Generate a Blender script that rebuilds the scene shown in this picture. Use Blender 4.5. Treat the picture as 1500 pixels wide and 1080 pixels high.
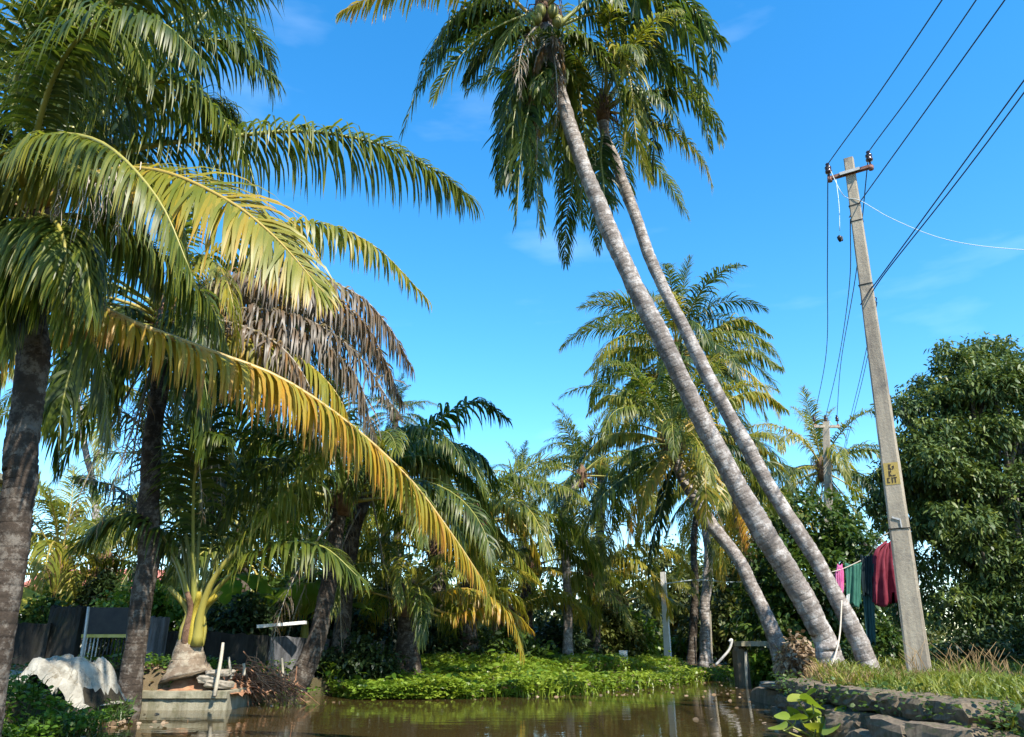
import bpy, math, random
import numpy as np
from mathutils import Vector, Matrix

for o in list(bpy.data.objects):
    bpy.data.objects.remove(o)
S = bpy.context.scene
COL = S.collection
R = math.radians
rng = np.random.default_rng(7)
random.seed(7)

# ------------------------------------------------------------------ camera
PITCH, FPX, HCAM = R(20.2), 1112.0, 0.75
cam_d = bpy.data.cameras.new('camera')
cam_d.sensor_width = 36.0
cam_d.lens = 36.0 * FPX / 1500.0
cam_d.clip_start, cam_d.clip_end = 0.05, 2000
cam = bpy.data.objects.new('camera', cam_d)
COL.objects.link(cam)
cam.location = (0, 0, HCAM)
cam.rotation_euler = (R(90) + PITCH, 0, 0)
S.camera = cam


def P(px, py, Y):
    """the point at depth Y (metres north of the camera) seen at pixel px, py of the 1500 x 1080 photograph"""
    xc, yc = px - 750.0, 540.0 - py
    fw = FPX * math.cos(PITCH) - yc * math.sin(PITCH)
    up = FPX * math.sin(PITCH) + yc * math.cos(PITCH)
    return np.array([xc / fw * Y, Y, HCAM + up / fw * Y])


# ------------------------------------------------------------------ light
SUN_AZ, SUN_EL = 146.0, 47.0          # clockwise from +Y
w = bpy.data.worlds.new('World')
S.world = w
w.use_nodes = True
nt = w.node_tree
bg = nt.nodes['Background']
sky = nt.nodes.new('ShaderNodeTexSky')
sky.sky_type = 'NISHITA'
sky.sun_disc = False
sky.sun_elevation, sky.sun_rotation = R(SUN_EL), R(SUN_AZ)
sky.air_density, sky.dust_density, sky.ozone_density = 1.0, 0.15, 2.2
hsv = nt.nodes.new('ShaderNodeHueSaturation')
hsv.inputs['Saturation'].default_value = 1.365
hsv.inputs['Hue'].default_value = 0.495
hsv.inputs['Value'].default_value = 1.0
nt.links.new(sky.outputs[0], hsv.inputs['Color'])
tc = nt.nodes.new('ShaderNodeTexCoord')
mp = nt.nodes.new('ShaderNodeMapping')
mp.inputs['Scale'].default_value = (1.4, 2.2, 6.0)
mp.inputs['Rotation'].default_value = (0.1, 0.25, 0.4)
mp.inputs['Location'].default_value = (0.313, -0.268, 1.411)
cn = nt.nodes.new('ShaderNodeTexNoise')
cn.inputs['Scale'].default_value, cn.inputs['Detail'].default_value = 1.7, 6
cr = nt.nodes.new('ShaderNodeValToRGB')
cr.color_ramp.elements[0].position, cr.color_ramp.elements[1].position = 0.58, 0.85
cr.color_ramp.elements[1].color = (0.13, 0.13, 0.13, 1)
mx = nt.nodes.new('ShaderNodeMixRGB')
mx.inputs[2].default_value = (7.5, 8.5, 9.5, 1)
nt.links.new(tc.outputs['Generated'], mp.inputs[0])
nt.links.new(mp.outputs[0], cn.inputs['Vector'])
nt.links.new(cn.outputs[0], cr.inputs[0])
nt.links.new(cr.outputs[0], mx.inputs[0])
nt.links.new(hsv.outputs[0], mx.inputs[1])
nt.links.new(mx.outputs[0], bg.inputs['Color'])
bg.inputs['Strength'].default_value = 0.145
sd = bpy.data.lights.new('sun', 'SUN')
sd.energy, sd.angle, sd.color = 3.9, R(0.53), (1.0, 0.93, 0.82)
so = bpy.data.objects.new('sun', sd)
COL.objects.link(so)
sun_dir = Vector((math.sin(R(SUN_AZ)) * math.cos(R(SUN_EL)), math.cos(R(SUN_AZ)) * math.cos(R(SUN_EL)), math.sin(R(SUN_EL))))
so.rotation_euler = sun_dir.to_track_quat('Z', 'Y').to_euler()
so.location = (10, -20, 25)
S.view_settings.view_transform = 'Standard'
S.view_settings.look = 'None'
S.view_settings.gamma = 1
S.view_settings.use_curve_mapping = False
S.view_settings.exposure = 1.36
S.cycles.max_bounces = 6
S.cycles.diffuse_bounces = 3
S.cycles.glossy_bounces = 3
S.cycles.transmission_bounces = 4
S.cycles.transparent_max_bounces = 4
S.cycles.caustics_reflective = False
S.cycles.caustics_refractive = False

# ------------------------------------------------------------------ helpers


def tag(o, label=None, cat=None, group=None, kind=None):
    if label: o['label'] = label
    if cat: o['category'] = cat
    if group: o['group'] = group
    if kind: o['kind'] = kind
    return o


def empty(name, loc, label=None, cat=None, group=None):
    o = bpy.data.objects.new(name, None)
    o.empty_display_size = 0.2
    COL.objects.link(o)
    o.location = [float(v) for v in loc]
    return tag(o, label, cat, group)


class MB:
    """collects vertices and faces for ONE mesh object"""

    def __init__(s):
        s.v, s.f, s.m, s.a, s.n, s.sm = [], [], [], {}, 0, []

    def add(s, V, F, mat=0, smooth=False, **attrs):
        V = np.asarray(V, float).reshape(-1, 3)
        off = s.n
        s.v.append(V)
        for q in F:
            s.f.append(tuple(int(i) + off for i in q))
        s.m += [mat] * len(F)
        s.sm += [smooth] * len(F)
        for k in ('tone', 'along', 'rach'):
            a = attrs.get(k, 0.5 if k == 'tone' else 0.0)
            s.a.setdefault(k, []).append(np.broadcast_to(np.asarray(a, float), (len(V),)))
        s.n += len(V)

    def box(s, c, size, mat=0, rot=None, **k):
        x, y, z = [q / 2 for q in size]
        V = np.array([[-x, -y, -z], [x, -y, -z], [x, y, -z], [-x, y, -z], [-x, -y, z], [x, -y, z], [x, y, z], [-x, y, z]])
        if rot is not None: V = V @ np.array(rot).T
        s.add(V + np.asarray(c), [(0, 3, 2, 1), (4, 5, 6, 7), (0, 1, 5, 4), (1, 2, 6, 5), (2, 3, 7, 6), (3, 0, 4, 7)], mat, **k)

    def tube(s, pts, rad, sides=8, mat=0, cap=True, smooth=True, **k):
        pts = np.asarray(pts, float)
        n = len(pts)
        rad = np.broadcast_to(np.asarray(rad, float), (n,))
        T = np.gradient(pts, axis=0)
        T /= np.linalg.norm(T, axis=1)[:, None] + 1e-9
        ref = np.array([0.13, 0.99, 0.05]) if abs(T[:, 1]).mean() < 0.85 else np.array([0.99, 0.05, 0.1])
        A = np.cross(T, ref); A /= np.linalg.norm(A, axis=1)[:, None] + 1e-9
        B = np.cross(T, A)
        th = np.arange(sides) / sides * 2 * math.pi
        V = (pts[:, None, :] + rad[:, None, None] * (np.cos(th)[None, :, None] * A[:, None, :] + np.sin(th)[None, :, None] * B[:, None, :])).reshape(-1, 3)
        F = []
        for i in range(n - 1):
            for j in range(sides):
                j2 = (j + 1) % sides
                F.append((i * sides + j, i * sides + j2, (i + 1) * sides + j2, (i + 1) * sides + j))
        if cap:
            F.append(tuple(range(sides - 1, -1, -1)))
            F.append(tuple(range((n - 1) * sides, n * sides)))
        seg = np.linalg.norm(np.diff(pts, axis=0), axis=1)
        ln = np.concatenate([[0], np.cumsum(seg)])
        k.setdefault('along', np.repeat(ln, sides))
        s.add(V, F, mat, smooth, **k)

    def mesh(s, name, mats):
        me = bpy.data.meshes.new(name)
        V = np.concatenate(s.v) if s.v else np.zeros((0, 3))
        me.from_pydata(V.tolist(), [], s.f)
        for m in mats: me.materials.append(m)
        me.polygons.foreach_set('material_index', s.m)
        me.polygons.foreach_set('use_smooth', s.sm)
        for k, ch in s.a.items():
            at = me.attributes.new(k, 'FLOAT', 'POINT')
            at.data.foreach_set('value', np.concatenate(ch).astype(np.float32))
        me.update()
        return me

    def obj(s, name, mats, parent=None, loc=None, **t):
        if not isinstance(mats, (list, tuple)): mats = [mats]
        return place(name, s.mesh(name, mats), parent, loc, **t)


def place(name, me, parent=None, loc=None, **t):
    o = bpy.data.objects.new(name, me)
    COL.objects.link(o)
    if parent is not None: o.parent = parent
    if loc is not None: o.location = [float(v) for v in loc]
    return tag(o, **t)


def smooth_path(ctrl, n):
    """Catmull-Rom through the control points"""
    c = np.asarray(ctrl, float)
    c = np.vstack([2 * c[0] - c[1], c, 2 * c[-1] - c[-2]])
    m = len(c) - 3
    out = []
    for i in range(n):
        u = i / (n - 1) * m
        k = min(int(u), m - 1)
        t = u - k
        p0, p1, p2, p3 = c[k], c[k + 1], c[k + 2], c[k + 3]
        out.append(0.5 * ((2 * p1) + (-p0 + p2) * t + (2 * p0 - 5 * p1 + 4 * p2 - p3) * t * t + (-p0 + 3 * p1 - 3 * p2 + p3) * t ** 3))
    return np.array(out)


# ------------------------------------------------------------------ materials
class N:
    def __init__(s, name):
        s.m = bpy.data.materials.new(name)
        s.m.use_nodes = True
        s.t = s.m.node_tree
        s.b = s.t.nodes['Principled BSDF']
        s.out = s.t.nodes['Material Output']

    def new(s, typ, **k):
        n = s.t.nodes.new(typ)
        for a, v in k.items():
            if a in n.inputs.keys() if hasattr(n, 'inputs') else False: n.inputs[a].default_value = v
            else: setattr(n, a, v)
        return n

    def link(s, a, b): s.t.links.new(a, b)

    def noise(s, scale, detail=4, rough=0.6, stretch=None, coord='Object'):
        c = s.new('ShaderNodeTexCoord')
        n = s.new('ShaderNodeTexNoise')
        n.inputs['Scale'].default_value, n.inputs['Detail'].default_value, n.inputs['Roughness'].default_value = scale, detail, rough
        src = c.outputs[coord]
        if coord == 'World':
            pass
        if stretch:
            m = s.new('ShaderNodeMapping')
            m.inputs['Scale'].default_value = stretch
            s.link(src, m.inputs[0]); src = m.outputs[0]
        s.link(src, n.inputs['Vector'])
        return n.outputs[0]

    def ramp(s, fac, stops):
        r = s.new('ShaderNodeValToRGB')
        e = r.color_ramp.elements
        while len(e) < len(stops): e.new(0.5)
        for el, (p, c) in zip(e, stops):
            el.position = p
            el.color = (c[0], c[1], c[2], 1) if hasattr(c, '__len__') else (c, c, c, 1)
        s.link(fac, r.inputs[0])
        return r.outputs[0]

    def mix(s, fac, a, b, mode='MIX'):
        m = s.new('ShaderNodeMixRGB', blend_type=mode)
        for i, q in enumerate((fac, a, b)):
            if hasattr(q, 'links') or isinstance(q, bpy.types.NodeSocket): s.link(q, m.inputs[i])
            elif i == 0: m.inputs[0].default_value = q
            else: m.inputs[i].default_value = (*q, 1)
        return m.outputs[0]

    def math(s, op, a, b=0.0, clamp=False):
        m = s.new('ShaderNodeMath', operation=op, use_clamp=clamp)
        for i, q in enumerate((a, b)):
            if isinstance(q, bpy.types.NodeSocket): s.link(q, m.inputs[i])
            else: m.inputs[i].default_value = q
        return m.outputs[0]

    def attr(s, name, typ='GEOMETRY'):
        a = s.new('ShaderNodeAttribute', attribute_type=typ, attribute_name=name)
        return a.outputs['Fac']

    def col(s, c, rough=0.7, spec=0.4, metal=0.0):
        if isinstance(c, bpy.types.NodeSocket): s.link(c, s.b.inputs['Base Color'])
        else: s.b.inputs['Base Color'].default_value = (*c, 1)
        if isinstance(rough, bpy.types.NodeSocket): s.link(rough, s.b.inputs['Roughness'])
        else: s.b.inputs['Roughness'].default_value = rough
        s.b.inputs['Specular IOR Level'].default_value = spec
        s.b.inputs['Metallic'].default_value = metal
        return s

    def bump(s, h, strength=0.5, dist=0.02):
        b = s.new('ShaderNodeBump')
        b.inputs['Strength'].default_value, b.inputs['Distance'].default_value = strength, dist
        s.link(h, b.inputs['Height'])
        s.link(b.outputs[0], s.b.inputs['Normal'])
        return s

    def translucent(s, colour, fac):
        tr = s.new('ShaderNodeBsdfTranslucent')
        s.link(colour, tr.inputs['Color'])
        ms = s.new('ShaderNodeMixShader')
        ms.inputs[0].default_value = fac
        s.link(s.b.outputs[0], ms.inputs[1]); s.link(tr.outputs[0], ms.inputs[2])
        s.link(ms.outputs[0], s.out.inputs['Surface'])
        return s


def leaf_mat(name, stops, rough=0.4, spec=0.5, trans=0.32, spread=0.35, boost=1.7, use_dry=False):
    n = N(name)
    f = n.attr('tone')
    f = n.math('MULTIPLY', n.math('SUBTRACT', f, 0.5), spread)
    if use_dry:
        f = n.math('ADD', f, n.attr('dry', 'OBJECT'))  # dry covers withering, and is raised to lighten fronds that should catch sun
        al = n.attr('along')
        f = n.math('ADD', f, n.math('MULTIPLY', n.math('POWER', al, 4.0), 0.22))
    else:
        f = n.math('ADD', f, 0.5)
    f = n.math('ADD', f, n.math('MULTIPLY', n.math('SUBTRACT', n.noise(2.2, 3), 0.5), 0.22), clamp=True)
    c = n.ramp(f, stops)
    n.col(c, rough, spec)
    tc_ = n.mix(1.0, c, (boost * 1.05, boost, boost * 0.6), 'MULTIPLY')
    n.translucent(tc_, trans)
    return n.m


PALM_STOPS = [(0.0, (0.022, 0.046, 0.008)), (0.16, (0.052, 0.082, 0.012)), (0.32, (0.13, 0.155, 0.018)), (0.48, (0.25, 0.235, 0.032)),
              (0.62, (0.40, 0.26, 0.030)), (0.74, (0.40, 0.19, 0.035)), (0.86, (0.18, 0.11, 0.055)), (1.0, (0.175, 0.15, 0.118))]
M = {}
M['palm'] = leaf_mat('palm_leaf', PALM_STOPS, 0.42, 0.38, 0.40, 0.22, 1.85, True)


def rachis_mat():
    n = N('frond_rachis')
    f = n.math('ADD', n.attr('dry', 'OBJECT'), 0.12, clamp=True)
    n.col(n.ramp(f, [(0, (0.09, 0.12, 0.025)), (0.35, (0.26, 0.25, 0.05)), (0.62, (0.38, 0.25, 0.05)), (1, (0.26, 0.22, 0.16))]), 0.45, 0.5)
    return n.m


M['rachis'] = rachis_mat()


def bark(name, a, b, lich, scale=1.0):
    n = N(name)
    al = n.attr('along')
    nz = n.noise(7.0 * scale, 5, 0.65)
    ring = n.math('SINE', n.math('MULTIPLY', n.math('ADD', al, n.math('MULTIPLY', nz, 0.05)), 2 * math.pi / 0.085))
    ring = n.math('POWER', n.math('ADD', n.math('MULTIPLY', ring, 0.5), 0.5), 5.0)
    c = n.mix(n.ramp(nz, [(0.32, 0), (0.68, 1)]), a, b)
    c = n.mix(n.math('MULTIPLY', n.math('MULTIPLY', ring, n.ramp(n.noise(5.0 * scale, 3), [(0.38, 0.0), (0.68, 1)])), 0.42), c, tuple(q * 0.33 for q in a))
    l = n.ramp(n.noise(7.0 * scale, 6, 0.78), [(0.50, 0), (0.58, 1)])
    c = n.mix(n.math('MULTIPLY', l, 0.75), c, lich)
    dk = n.ramp(n.noise(2.3 * scale, 5, 0.7), [(0.50, 0), (0.66, 1)])
    c = n.mix(n.math('MULTIPLY', dk, 0.6), c, tuple(q * 0.55 for q in a))
    n.col(c, 0.9, 0.2)
    n.bump(n.math('ADD', n.math('MULTIPLY', ring, -0.3), n.noise(32, 5, 0.7)), 0.75, 0.02)
    return n.m


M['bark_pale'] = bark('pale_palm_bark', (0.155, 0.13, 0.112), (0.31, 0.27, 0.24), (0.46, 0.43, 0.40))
M['bark_shade_dark'] = bark('shade_darkened_palm_bark', (0.036, 0.027, 0.02), (0.08, 0.06, 0.045), (0.17, 0.15, 0.125))  # brown bark with the crowns' shade added into its colours
M['bark_stump'] = bark('stump_bark', (0.15, 0.11, 0.075), (0.27, 0.21, 0.15), (0.33, 0.29, 0.22))
M['bark_tree'] = bark('tree_bark', (0.09, 0.07, 0.05), (0.16, 0.13, 0.10), (0.2, 0.2, 0.17))


def simple(name, c1, c2, scale=6, rough=0.85, bump=0.5, dist=0.02, stretch=None, spec=0.3, lo=0.35, hi=0.65, metal=0.0):
    n = N(name)
    nz = n.noise(scale, 6, 0.65, stretch)
    n.col(n.ramp(nz, [(lo, c1), (hi, c2)]), rough, spec, metal)
    if bump: n.bump(n.noise(scale * 5, 5, 0.7), bump, dist)
    return n.m


def weathered(name, base, stain, moss, sc=2.0):
    """render or concrete with rain streaks running down it, blotches and moss"""
    n = N(name)
    st = n.noise(sc * 3, 5, 0.7, (1, 1, 0.14))
    bl = n.noise(sc * 1.6, 6, 0.7)
    fine = n.noise(sc * 22, 5, 0.75)
    c = n.mix(n.ramp(st, [(0.40, 0), (0.62, 1)]), base, stain)
    c = n.mix(n.ramp(bl, [(0.52, 0), (0.70, 1)]), c, moss)
    c = n.mix(n.math('MULTIPLY', n.ramp(fine, [(0.4, 0), (0.7, 1)]), 0.35), c, tuple(q * 0.5 for q in base))
    n.col(c, 0.92, 0.2)
    n.bump(fine, 0.6, 0.012)
    return n.m


M['concrete_pole'] = weathered('pole_concrete', (0.42, 0.36, 0.27), (0.23, 0.195, 0.15), (0.155, 0.135, 0.115), 1.3)
M['old_concrete'] = weathered('landing_concrete', (0.34, 0.31, 0.22), (0.20, 0.18, 0.12), (0.13, 0.13, 0.07), 2.6)
M['shaded_wall_plaster'] = weathered('shade_darkened_wall_render', (0.034, 0.033, 0.029), (0.012, 0.012, 0.011), (0.026, 0.029, 0.016), 1.6)  # black-stained render, taken darker so tree shade sits in the colour
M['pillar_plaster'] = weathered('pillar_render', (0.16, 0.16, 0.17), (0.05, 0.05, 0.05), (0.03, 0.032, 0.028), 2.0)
M['stone'] = weathered('laterite_stone', (0.21, 0.165, 0.115), (0.11, 0.085, 0.06), (0.10, 0.11, 0.045), 5.0)
M['slab'] = weathered('slab_stone', (0.34, 0.30, 0.24), (0.22, 0.19, 0.15), (0.15, 0.14, 0.09), 5.0)
M['white_wall'] = weathered('house_paint', (0.75, 0.74, 0.70), (0.66, 0.65, 0.61), (0.55, 0.54, 0.5), 0.8)
M['roof'] = simple('clay_tile', (0.32, 0.10, 0.075), (0.45, 0.18, 0.14), 5, 0.8, 0.3)
M['sheet_metal'] = simple('black_sheet', (0.016, 0.017, 0.02), (0.035, 0.034, 0.034), 5, 0.6, 0.2)
M['galv'] = simple('pale_pipe', (0.40, 0.39, 0.36), (0.55, 0.53, 0.5), 12, 0.5, 0.1)
M['yellow_paint'] = simple('yellow_bar', (0.45, 0.36, 0.08), (0.55, 0.46, 0.15), 12, 0.6, 0.1)
M['rust'] = simple('rusty_steel', (0.18, 0.075, 0.05), (0.30, 0.16, 0.12), 25, 0.8, 0.3)
M['porcelain'] = simple('brown_porcelain', (0.035, 0.018, 0.014), (0.06, 0.03, 0.025), 9, 0.15, 0.0, spec=0.6)
M['wire'] = simple('wire_aluminium', (0.03, 0.035, 0.05), (0.05, 0.055, 0.07), 20, 0.5, 0.0)
M['cable'] = simple('white_cable', (0.55, 0.62, 0.62), (0.62, 0.68, 0.68), 20, 0.5, 0.0)
M['black_plastic'] = simple('black_plastic', (0.012, 0.012, 0.013), (0.02, 0.02, 0.02), 20, 0.4, 0.0)
M['deadwood'] = simple('dry_stalk', (0.20, 0.085, 0.045), (0.36, 0.20, 0.11), 9, 0.85, 0.3)
M['stake'] = simple('weathered_stick', (0.30, 0.26, 0.19), (0.44, 0.39, 0.30), 9, 0.85, 0.4, stretch=(1, 1, 0.2))
M['white_post'] = simple('white_post_paint', (0.62, 0.60, 0.56), (0.76, 0.74, 0.7), 6, 0.7, 0.2)
M['husk'] = simple('petiole_base', (0.24, 0.19, 0.02), (0.42, 0.33, 0.04), 9, 0.65, 0.5, stretch=(1, 1, 0.2))
M['fibre'] = simple('brown_fibre', (0.09, 0.05, 0.03), (0.22, 0.13, 0.08), 14, 0.95, 0.6)
M['coconut'] = simple('green_coconut', (0.10, 0.12, 0.02), (0.22, 0.20, 0.05), 5, 0.45, 0.1)
M['rope'] = simple('old_rope', (0.38, 0.33, 0.26), (0.5, 0.44, 0.36), 30, 0.9, 0.3)
M['paint_dark'] = simple('brush_paint', (0.03, 0.022, 0.016), (0.07, 0.055, 0.035), 60, 0.8, 0.0)
M['paint_yellow'] = simple('faded_yellow_paint', (0.33, 0.25, 0.09), (0.44, 0.31, 0.08), 14, 0.85, 0.2)

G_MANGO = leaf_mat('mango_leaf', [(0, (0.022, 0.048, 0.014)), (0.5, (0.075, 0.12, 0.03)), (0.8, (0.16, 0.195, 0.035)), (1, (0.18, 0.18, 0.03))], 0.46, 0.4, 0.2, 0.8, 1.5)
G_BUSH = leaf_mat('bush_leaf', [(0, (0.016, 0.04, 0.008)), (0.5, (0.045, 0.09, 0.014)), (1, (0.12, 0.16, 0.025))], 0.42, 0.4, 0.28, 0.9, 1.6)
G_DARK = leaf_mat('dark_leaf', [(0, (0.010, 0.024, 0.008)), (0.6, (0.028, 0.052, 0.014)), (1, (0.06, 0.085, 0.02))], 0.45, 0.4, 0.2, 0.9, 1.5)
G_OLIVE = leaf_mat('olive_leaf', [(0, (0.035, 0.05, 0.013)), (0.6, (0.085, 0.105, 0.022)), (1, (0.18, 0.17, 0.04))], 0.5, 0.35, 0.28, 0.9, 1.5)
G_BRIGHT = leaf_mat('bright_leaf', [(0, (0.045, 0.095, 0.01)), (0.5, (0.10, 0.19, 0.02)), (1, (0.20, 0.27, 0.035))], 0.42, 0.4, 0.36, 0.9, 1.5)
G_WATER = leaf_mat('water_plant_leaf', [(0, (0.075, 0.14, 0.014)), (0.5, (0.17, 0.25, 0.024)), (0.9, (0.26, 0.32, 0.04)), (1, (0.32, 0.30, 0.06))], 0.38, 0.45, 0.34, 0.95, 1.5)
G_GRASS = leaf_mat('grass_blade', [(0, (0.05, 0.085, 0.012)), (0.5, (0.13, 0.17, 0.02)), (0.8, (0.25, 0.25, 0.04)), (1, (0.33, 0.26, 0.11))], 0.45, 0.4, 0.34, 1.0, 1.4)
G_STRAW = leaf_mat('dry_grass_blade', [(0, (0.20, 0.13, 0.06)), (0.5, (0.34, 0.23, 0.11)), (1, (0.45, 0.33, 0.18))], 0.7, 0.2, 0.25, 1.0, 1.2)
G_BANANA = leaf_mat('banana_leaf', [(0, (0.09, 0.16, 0.02)), (0.5, (0.16, 0.24, 0.03)), (1, (0.26, 0.30, 0.06))], 0.35, 0.5, 0.42, 0.5, 1.5)
G_DEAD = leaf_mat('withered_leaf', [(0, (0.16, 0.10, 0.05)), (0.5, (0.27, 0.19, 0.12)), (1, (0.36, 0.28, 0.2))], 0.8, 0.2, 0.15, 1.0, 1.1)


def soil_mat():
    n = N('soil_and_litter')
    nz = n.noise(1.2, 8, 0.7)
    c = n.ramp(nz, [(0.3, (0.045, 0.05, 0.018)), (0.5, (0.085, 0.065, 0.035)), (0.7, (0.16, 0.12, 0.07))])
    n.col(c, 0.95, 0.15)
    n.bump(n.noise(14, 6, 0.7), 0.9, 0.05)
    return n.m


M['soil'] = soil_mat()


def water_mat():
    n = N('muddy_canal_water')
    n.col((0.055, 0.038, 0.013), 0.02, 0.5)
    n.b.inputs['IOR'].default_value = 1.33
    a = n.noise(2.6, 3, 0.5, (0.55, 1.4, 1))
    b = n.noise(11.0, 2, 0.5, (0.5, 1.3, 1))
    n.bump(n.math('ADD', a, n.math('MULTIPLY', b, 0.22)), 0.055, 0.05)
    return n.m


M['water'] = water_mat()

# ------------------------------------------------------------------ ground and water
LE_Y, LE_X = [-30, 5, 8, 8.9, 9.4, 10.6, 10.9, 13, 14.3, 16.5, 19, 23, 27, 40, 90], [-4.5, -4.2, -4.05, -4.15, -5.0, -5.05, -3.95, -3.4, -2.6, 0.6, 3.4, 5.4, 8.5, 21, 60]
RE_Y, RE_X = [-30, 5.6, 8.5, 10, 12.8, 15, 20, 26, 40, 90], [3.3, 3.05, 3.0, 3.3, 3.95, 4.6, 7.2, 11.5, 25.5, 66]


def ground_z(x, y):
    le, re = np.interp(y, LE_Y, LE_X), np.interp(y, RE_Y, RE_X)
    d = np.maximum(le - x, x - re)                      # > 0 on land
    bank = np.clip((d + 0.12) / 0.5, 0, 1)
    bank = bank * bank * (3 - 2 * bank)
    h = 0.40 + 0.05 * np.sin(x * 1.7 + y * 0.9) + 0.04 * np.sin(x * 0.6 - y * 1.3) + np.clip(d - 3, 0, 30) * 0.012
    h = h - 0.32 * np.exp(-((x + 4.7) / 0.9) ** 2 - ((y - 8.6) / 0.9) ** 2)
    low = np.clip((y - 13.2) / 1.2, 0, 1) * (x < re - 0.2)      # the low bank beyond the wall on the left side
    h = h - 0.20 * low * np.clip(1 - (d - 0.5) / 4, 0, 1)
    return -0.7 + bank * (h + 0.7)


def gz(x, y): return float(ground_z(np.array(float(x)), np.array(float(y))))


xs = np.concatenate([[-400, -200, -100, -60, -40, -30], np.arange(-24, 30.01, 0.22), [34, 40, 50, 65, 100, 200, 400]])
ys = np.concatenate([[-200, -100, -50, -25, -12, -6, -2, 1, 3], np.arange(4, 34.01, 0.22), np.arange(35, 60, 1.5), [70, 90, 140, 250, 500]])
XX, YY = np.meshgrid(xs, ys)
ZZ = ground_z(XX, YY)
mb = MB()
nx, ny = len(xs), len(ys)
idx = np.arange(nx * ny).reshape(ny, nx)
mb.add(np.stack([XX, YY, ZZ], -1).reshape(-1, 3), np.stack([idx[:-1, :-1], idx[:-1, 1:], idx[1:, 1:], idx[1:, :-1]], -1).reshape(-1, 4), 0, True)
tag(mb.obj('ground', M['soil']), 'brown soil banks running along both sides of the canal', 'ground', kind='structure')
mb = MB()
mb.add([[-9, -60, 0], [9, -60, 0], [80, 95, 0], [-9, 30, 0]], [(0, 1, 2, 3)])
tag(mb.obj('water', M['water']), 'still muddy brown canal water reflecting the palms', 'water', kind='structure')


# ------------------------------------------------------------------ foliage helpers
def blade_mesh(mb, p, d, w, length, tone, segs=3, hang=0.5, mat=0, taper=(0.7, 1.0, 0.8, 0.0), sidev=None):
    """grass blades: p, d (N,3); curved strips that lean over under their own weight"""
    n = len(p)
    d = d / np.linalg.norm(d, axis=1)[:, None]
    side = np.cross(d, [0, 0, 1.0]) if sidev is None else sidev
    side = side + rng.normal(0, 0.15, (n, 3))
    side /= np.linalg.norm(side, axis=1)[:, None] + 1e-9
    pts, cur, dd = [p], p.copy(), d.copy()
    for s in range(segs):
        dd = dd + np.array([0, 0, -1.0]) * (hang * (s + 0.4) / segs)
        dd /= np.linalg.norm(dd, axis=1)[:, None]
        cur = cur + dd * (length / segs)[:, None]
        pts.append(cur)
    V = []
    tp = np.interp(np.linspace(0, 1, segs + 1), np.linspace(0, 1, len(taper)), taper)
    for s in range(segs + 1):
        wv = side * (w * tp[s])[:, None] * 0.5
        V += [pts[s] - wv, pts[s] + wv] if s < segs else [pts[s]]
    k = len(V)
    V = np.stack(V, 1).reshape(-1, 3)
    base = np.arange(n) * k
    F = []
    for s in range(segs - 1):
        F.append(np.stack([base + 2 * s, base + 2 * s + 1, base + 2 * s + 3, base + 2 * s + 2], -1))
    F3 = np.stack([base + 2 * (segs - 1), base + 2 * (segs - 1) + 1, base + k - 1], -1)
    faces = ([tuple(q) for q in np.concatenate(F).tolist()] if F else []) + [tuple(q) for q in F3.tolist()]
    al = np.tile(np.array([s / segs for s in range(segs) for _ in (0, 1)] + [1.0]), n)
    mb.add(V, faces, mat, True, tone=np.repeat(tone, k), along=al)


def leaves(mb, p, d, length, width, tone, mat=0, bend=0.25):
    """pointed oval leaves, four triangles' worth each, folded over the middle"""
    n = len(p)
    d = d / (np.linalg.norm(d, axis=1)[:, None] + 1e-9)
    r = rng.normal(0, 1, (n, 3)) + np.array([0, 0, 0.0])
    side = np.cross(d, np.array([0, 0, 1.0]) + r * 0.45)
    side /= np.linalg.norm(side, axis=1)[:, None] + 1e-9
    L, W = length[:, None], width[:, None] * 0.5
    dn = np.array([0, 0, -1.0])
    m1, m2 = p + d * L * 0.35 + dn * L * bend * 0.08, p + d * L * 0.7 + dn * L * bend * 0.4
    V = np.stack([p, m1 - side * W, m1 + side * W, m2 - side * W * 0.75, m2 + side * W * 0.75, p + d * L * 0.97 + dn * L * bend], 1).reshape(-1, 3)
    b = np.arange(n) * 6
    F = [tuple(q) for q in np.stack([b, b + 2, b + 1], -1).tolist()] + [tuple(q) for q in np.stack([b + 1, b + 2, b + 4, b + 3], -1).tolist()] + [tuple(q) for q in np.stack([b + 3, b + 4, b + 5], -1).tolist()]
    mb.add(V, F, mat, False, tone=np.repeat(tone, 6), along=np.tile([0, .35, .35, .7, .7, 1.0], n))


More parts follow.
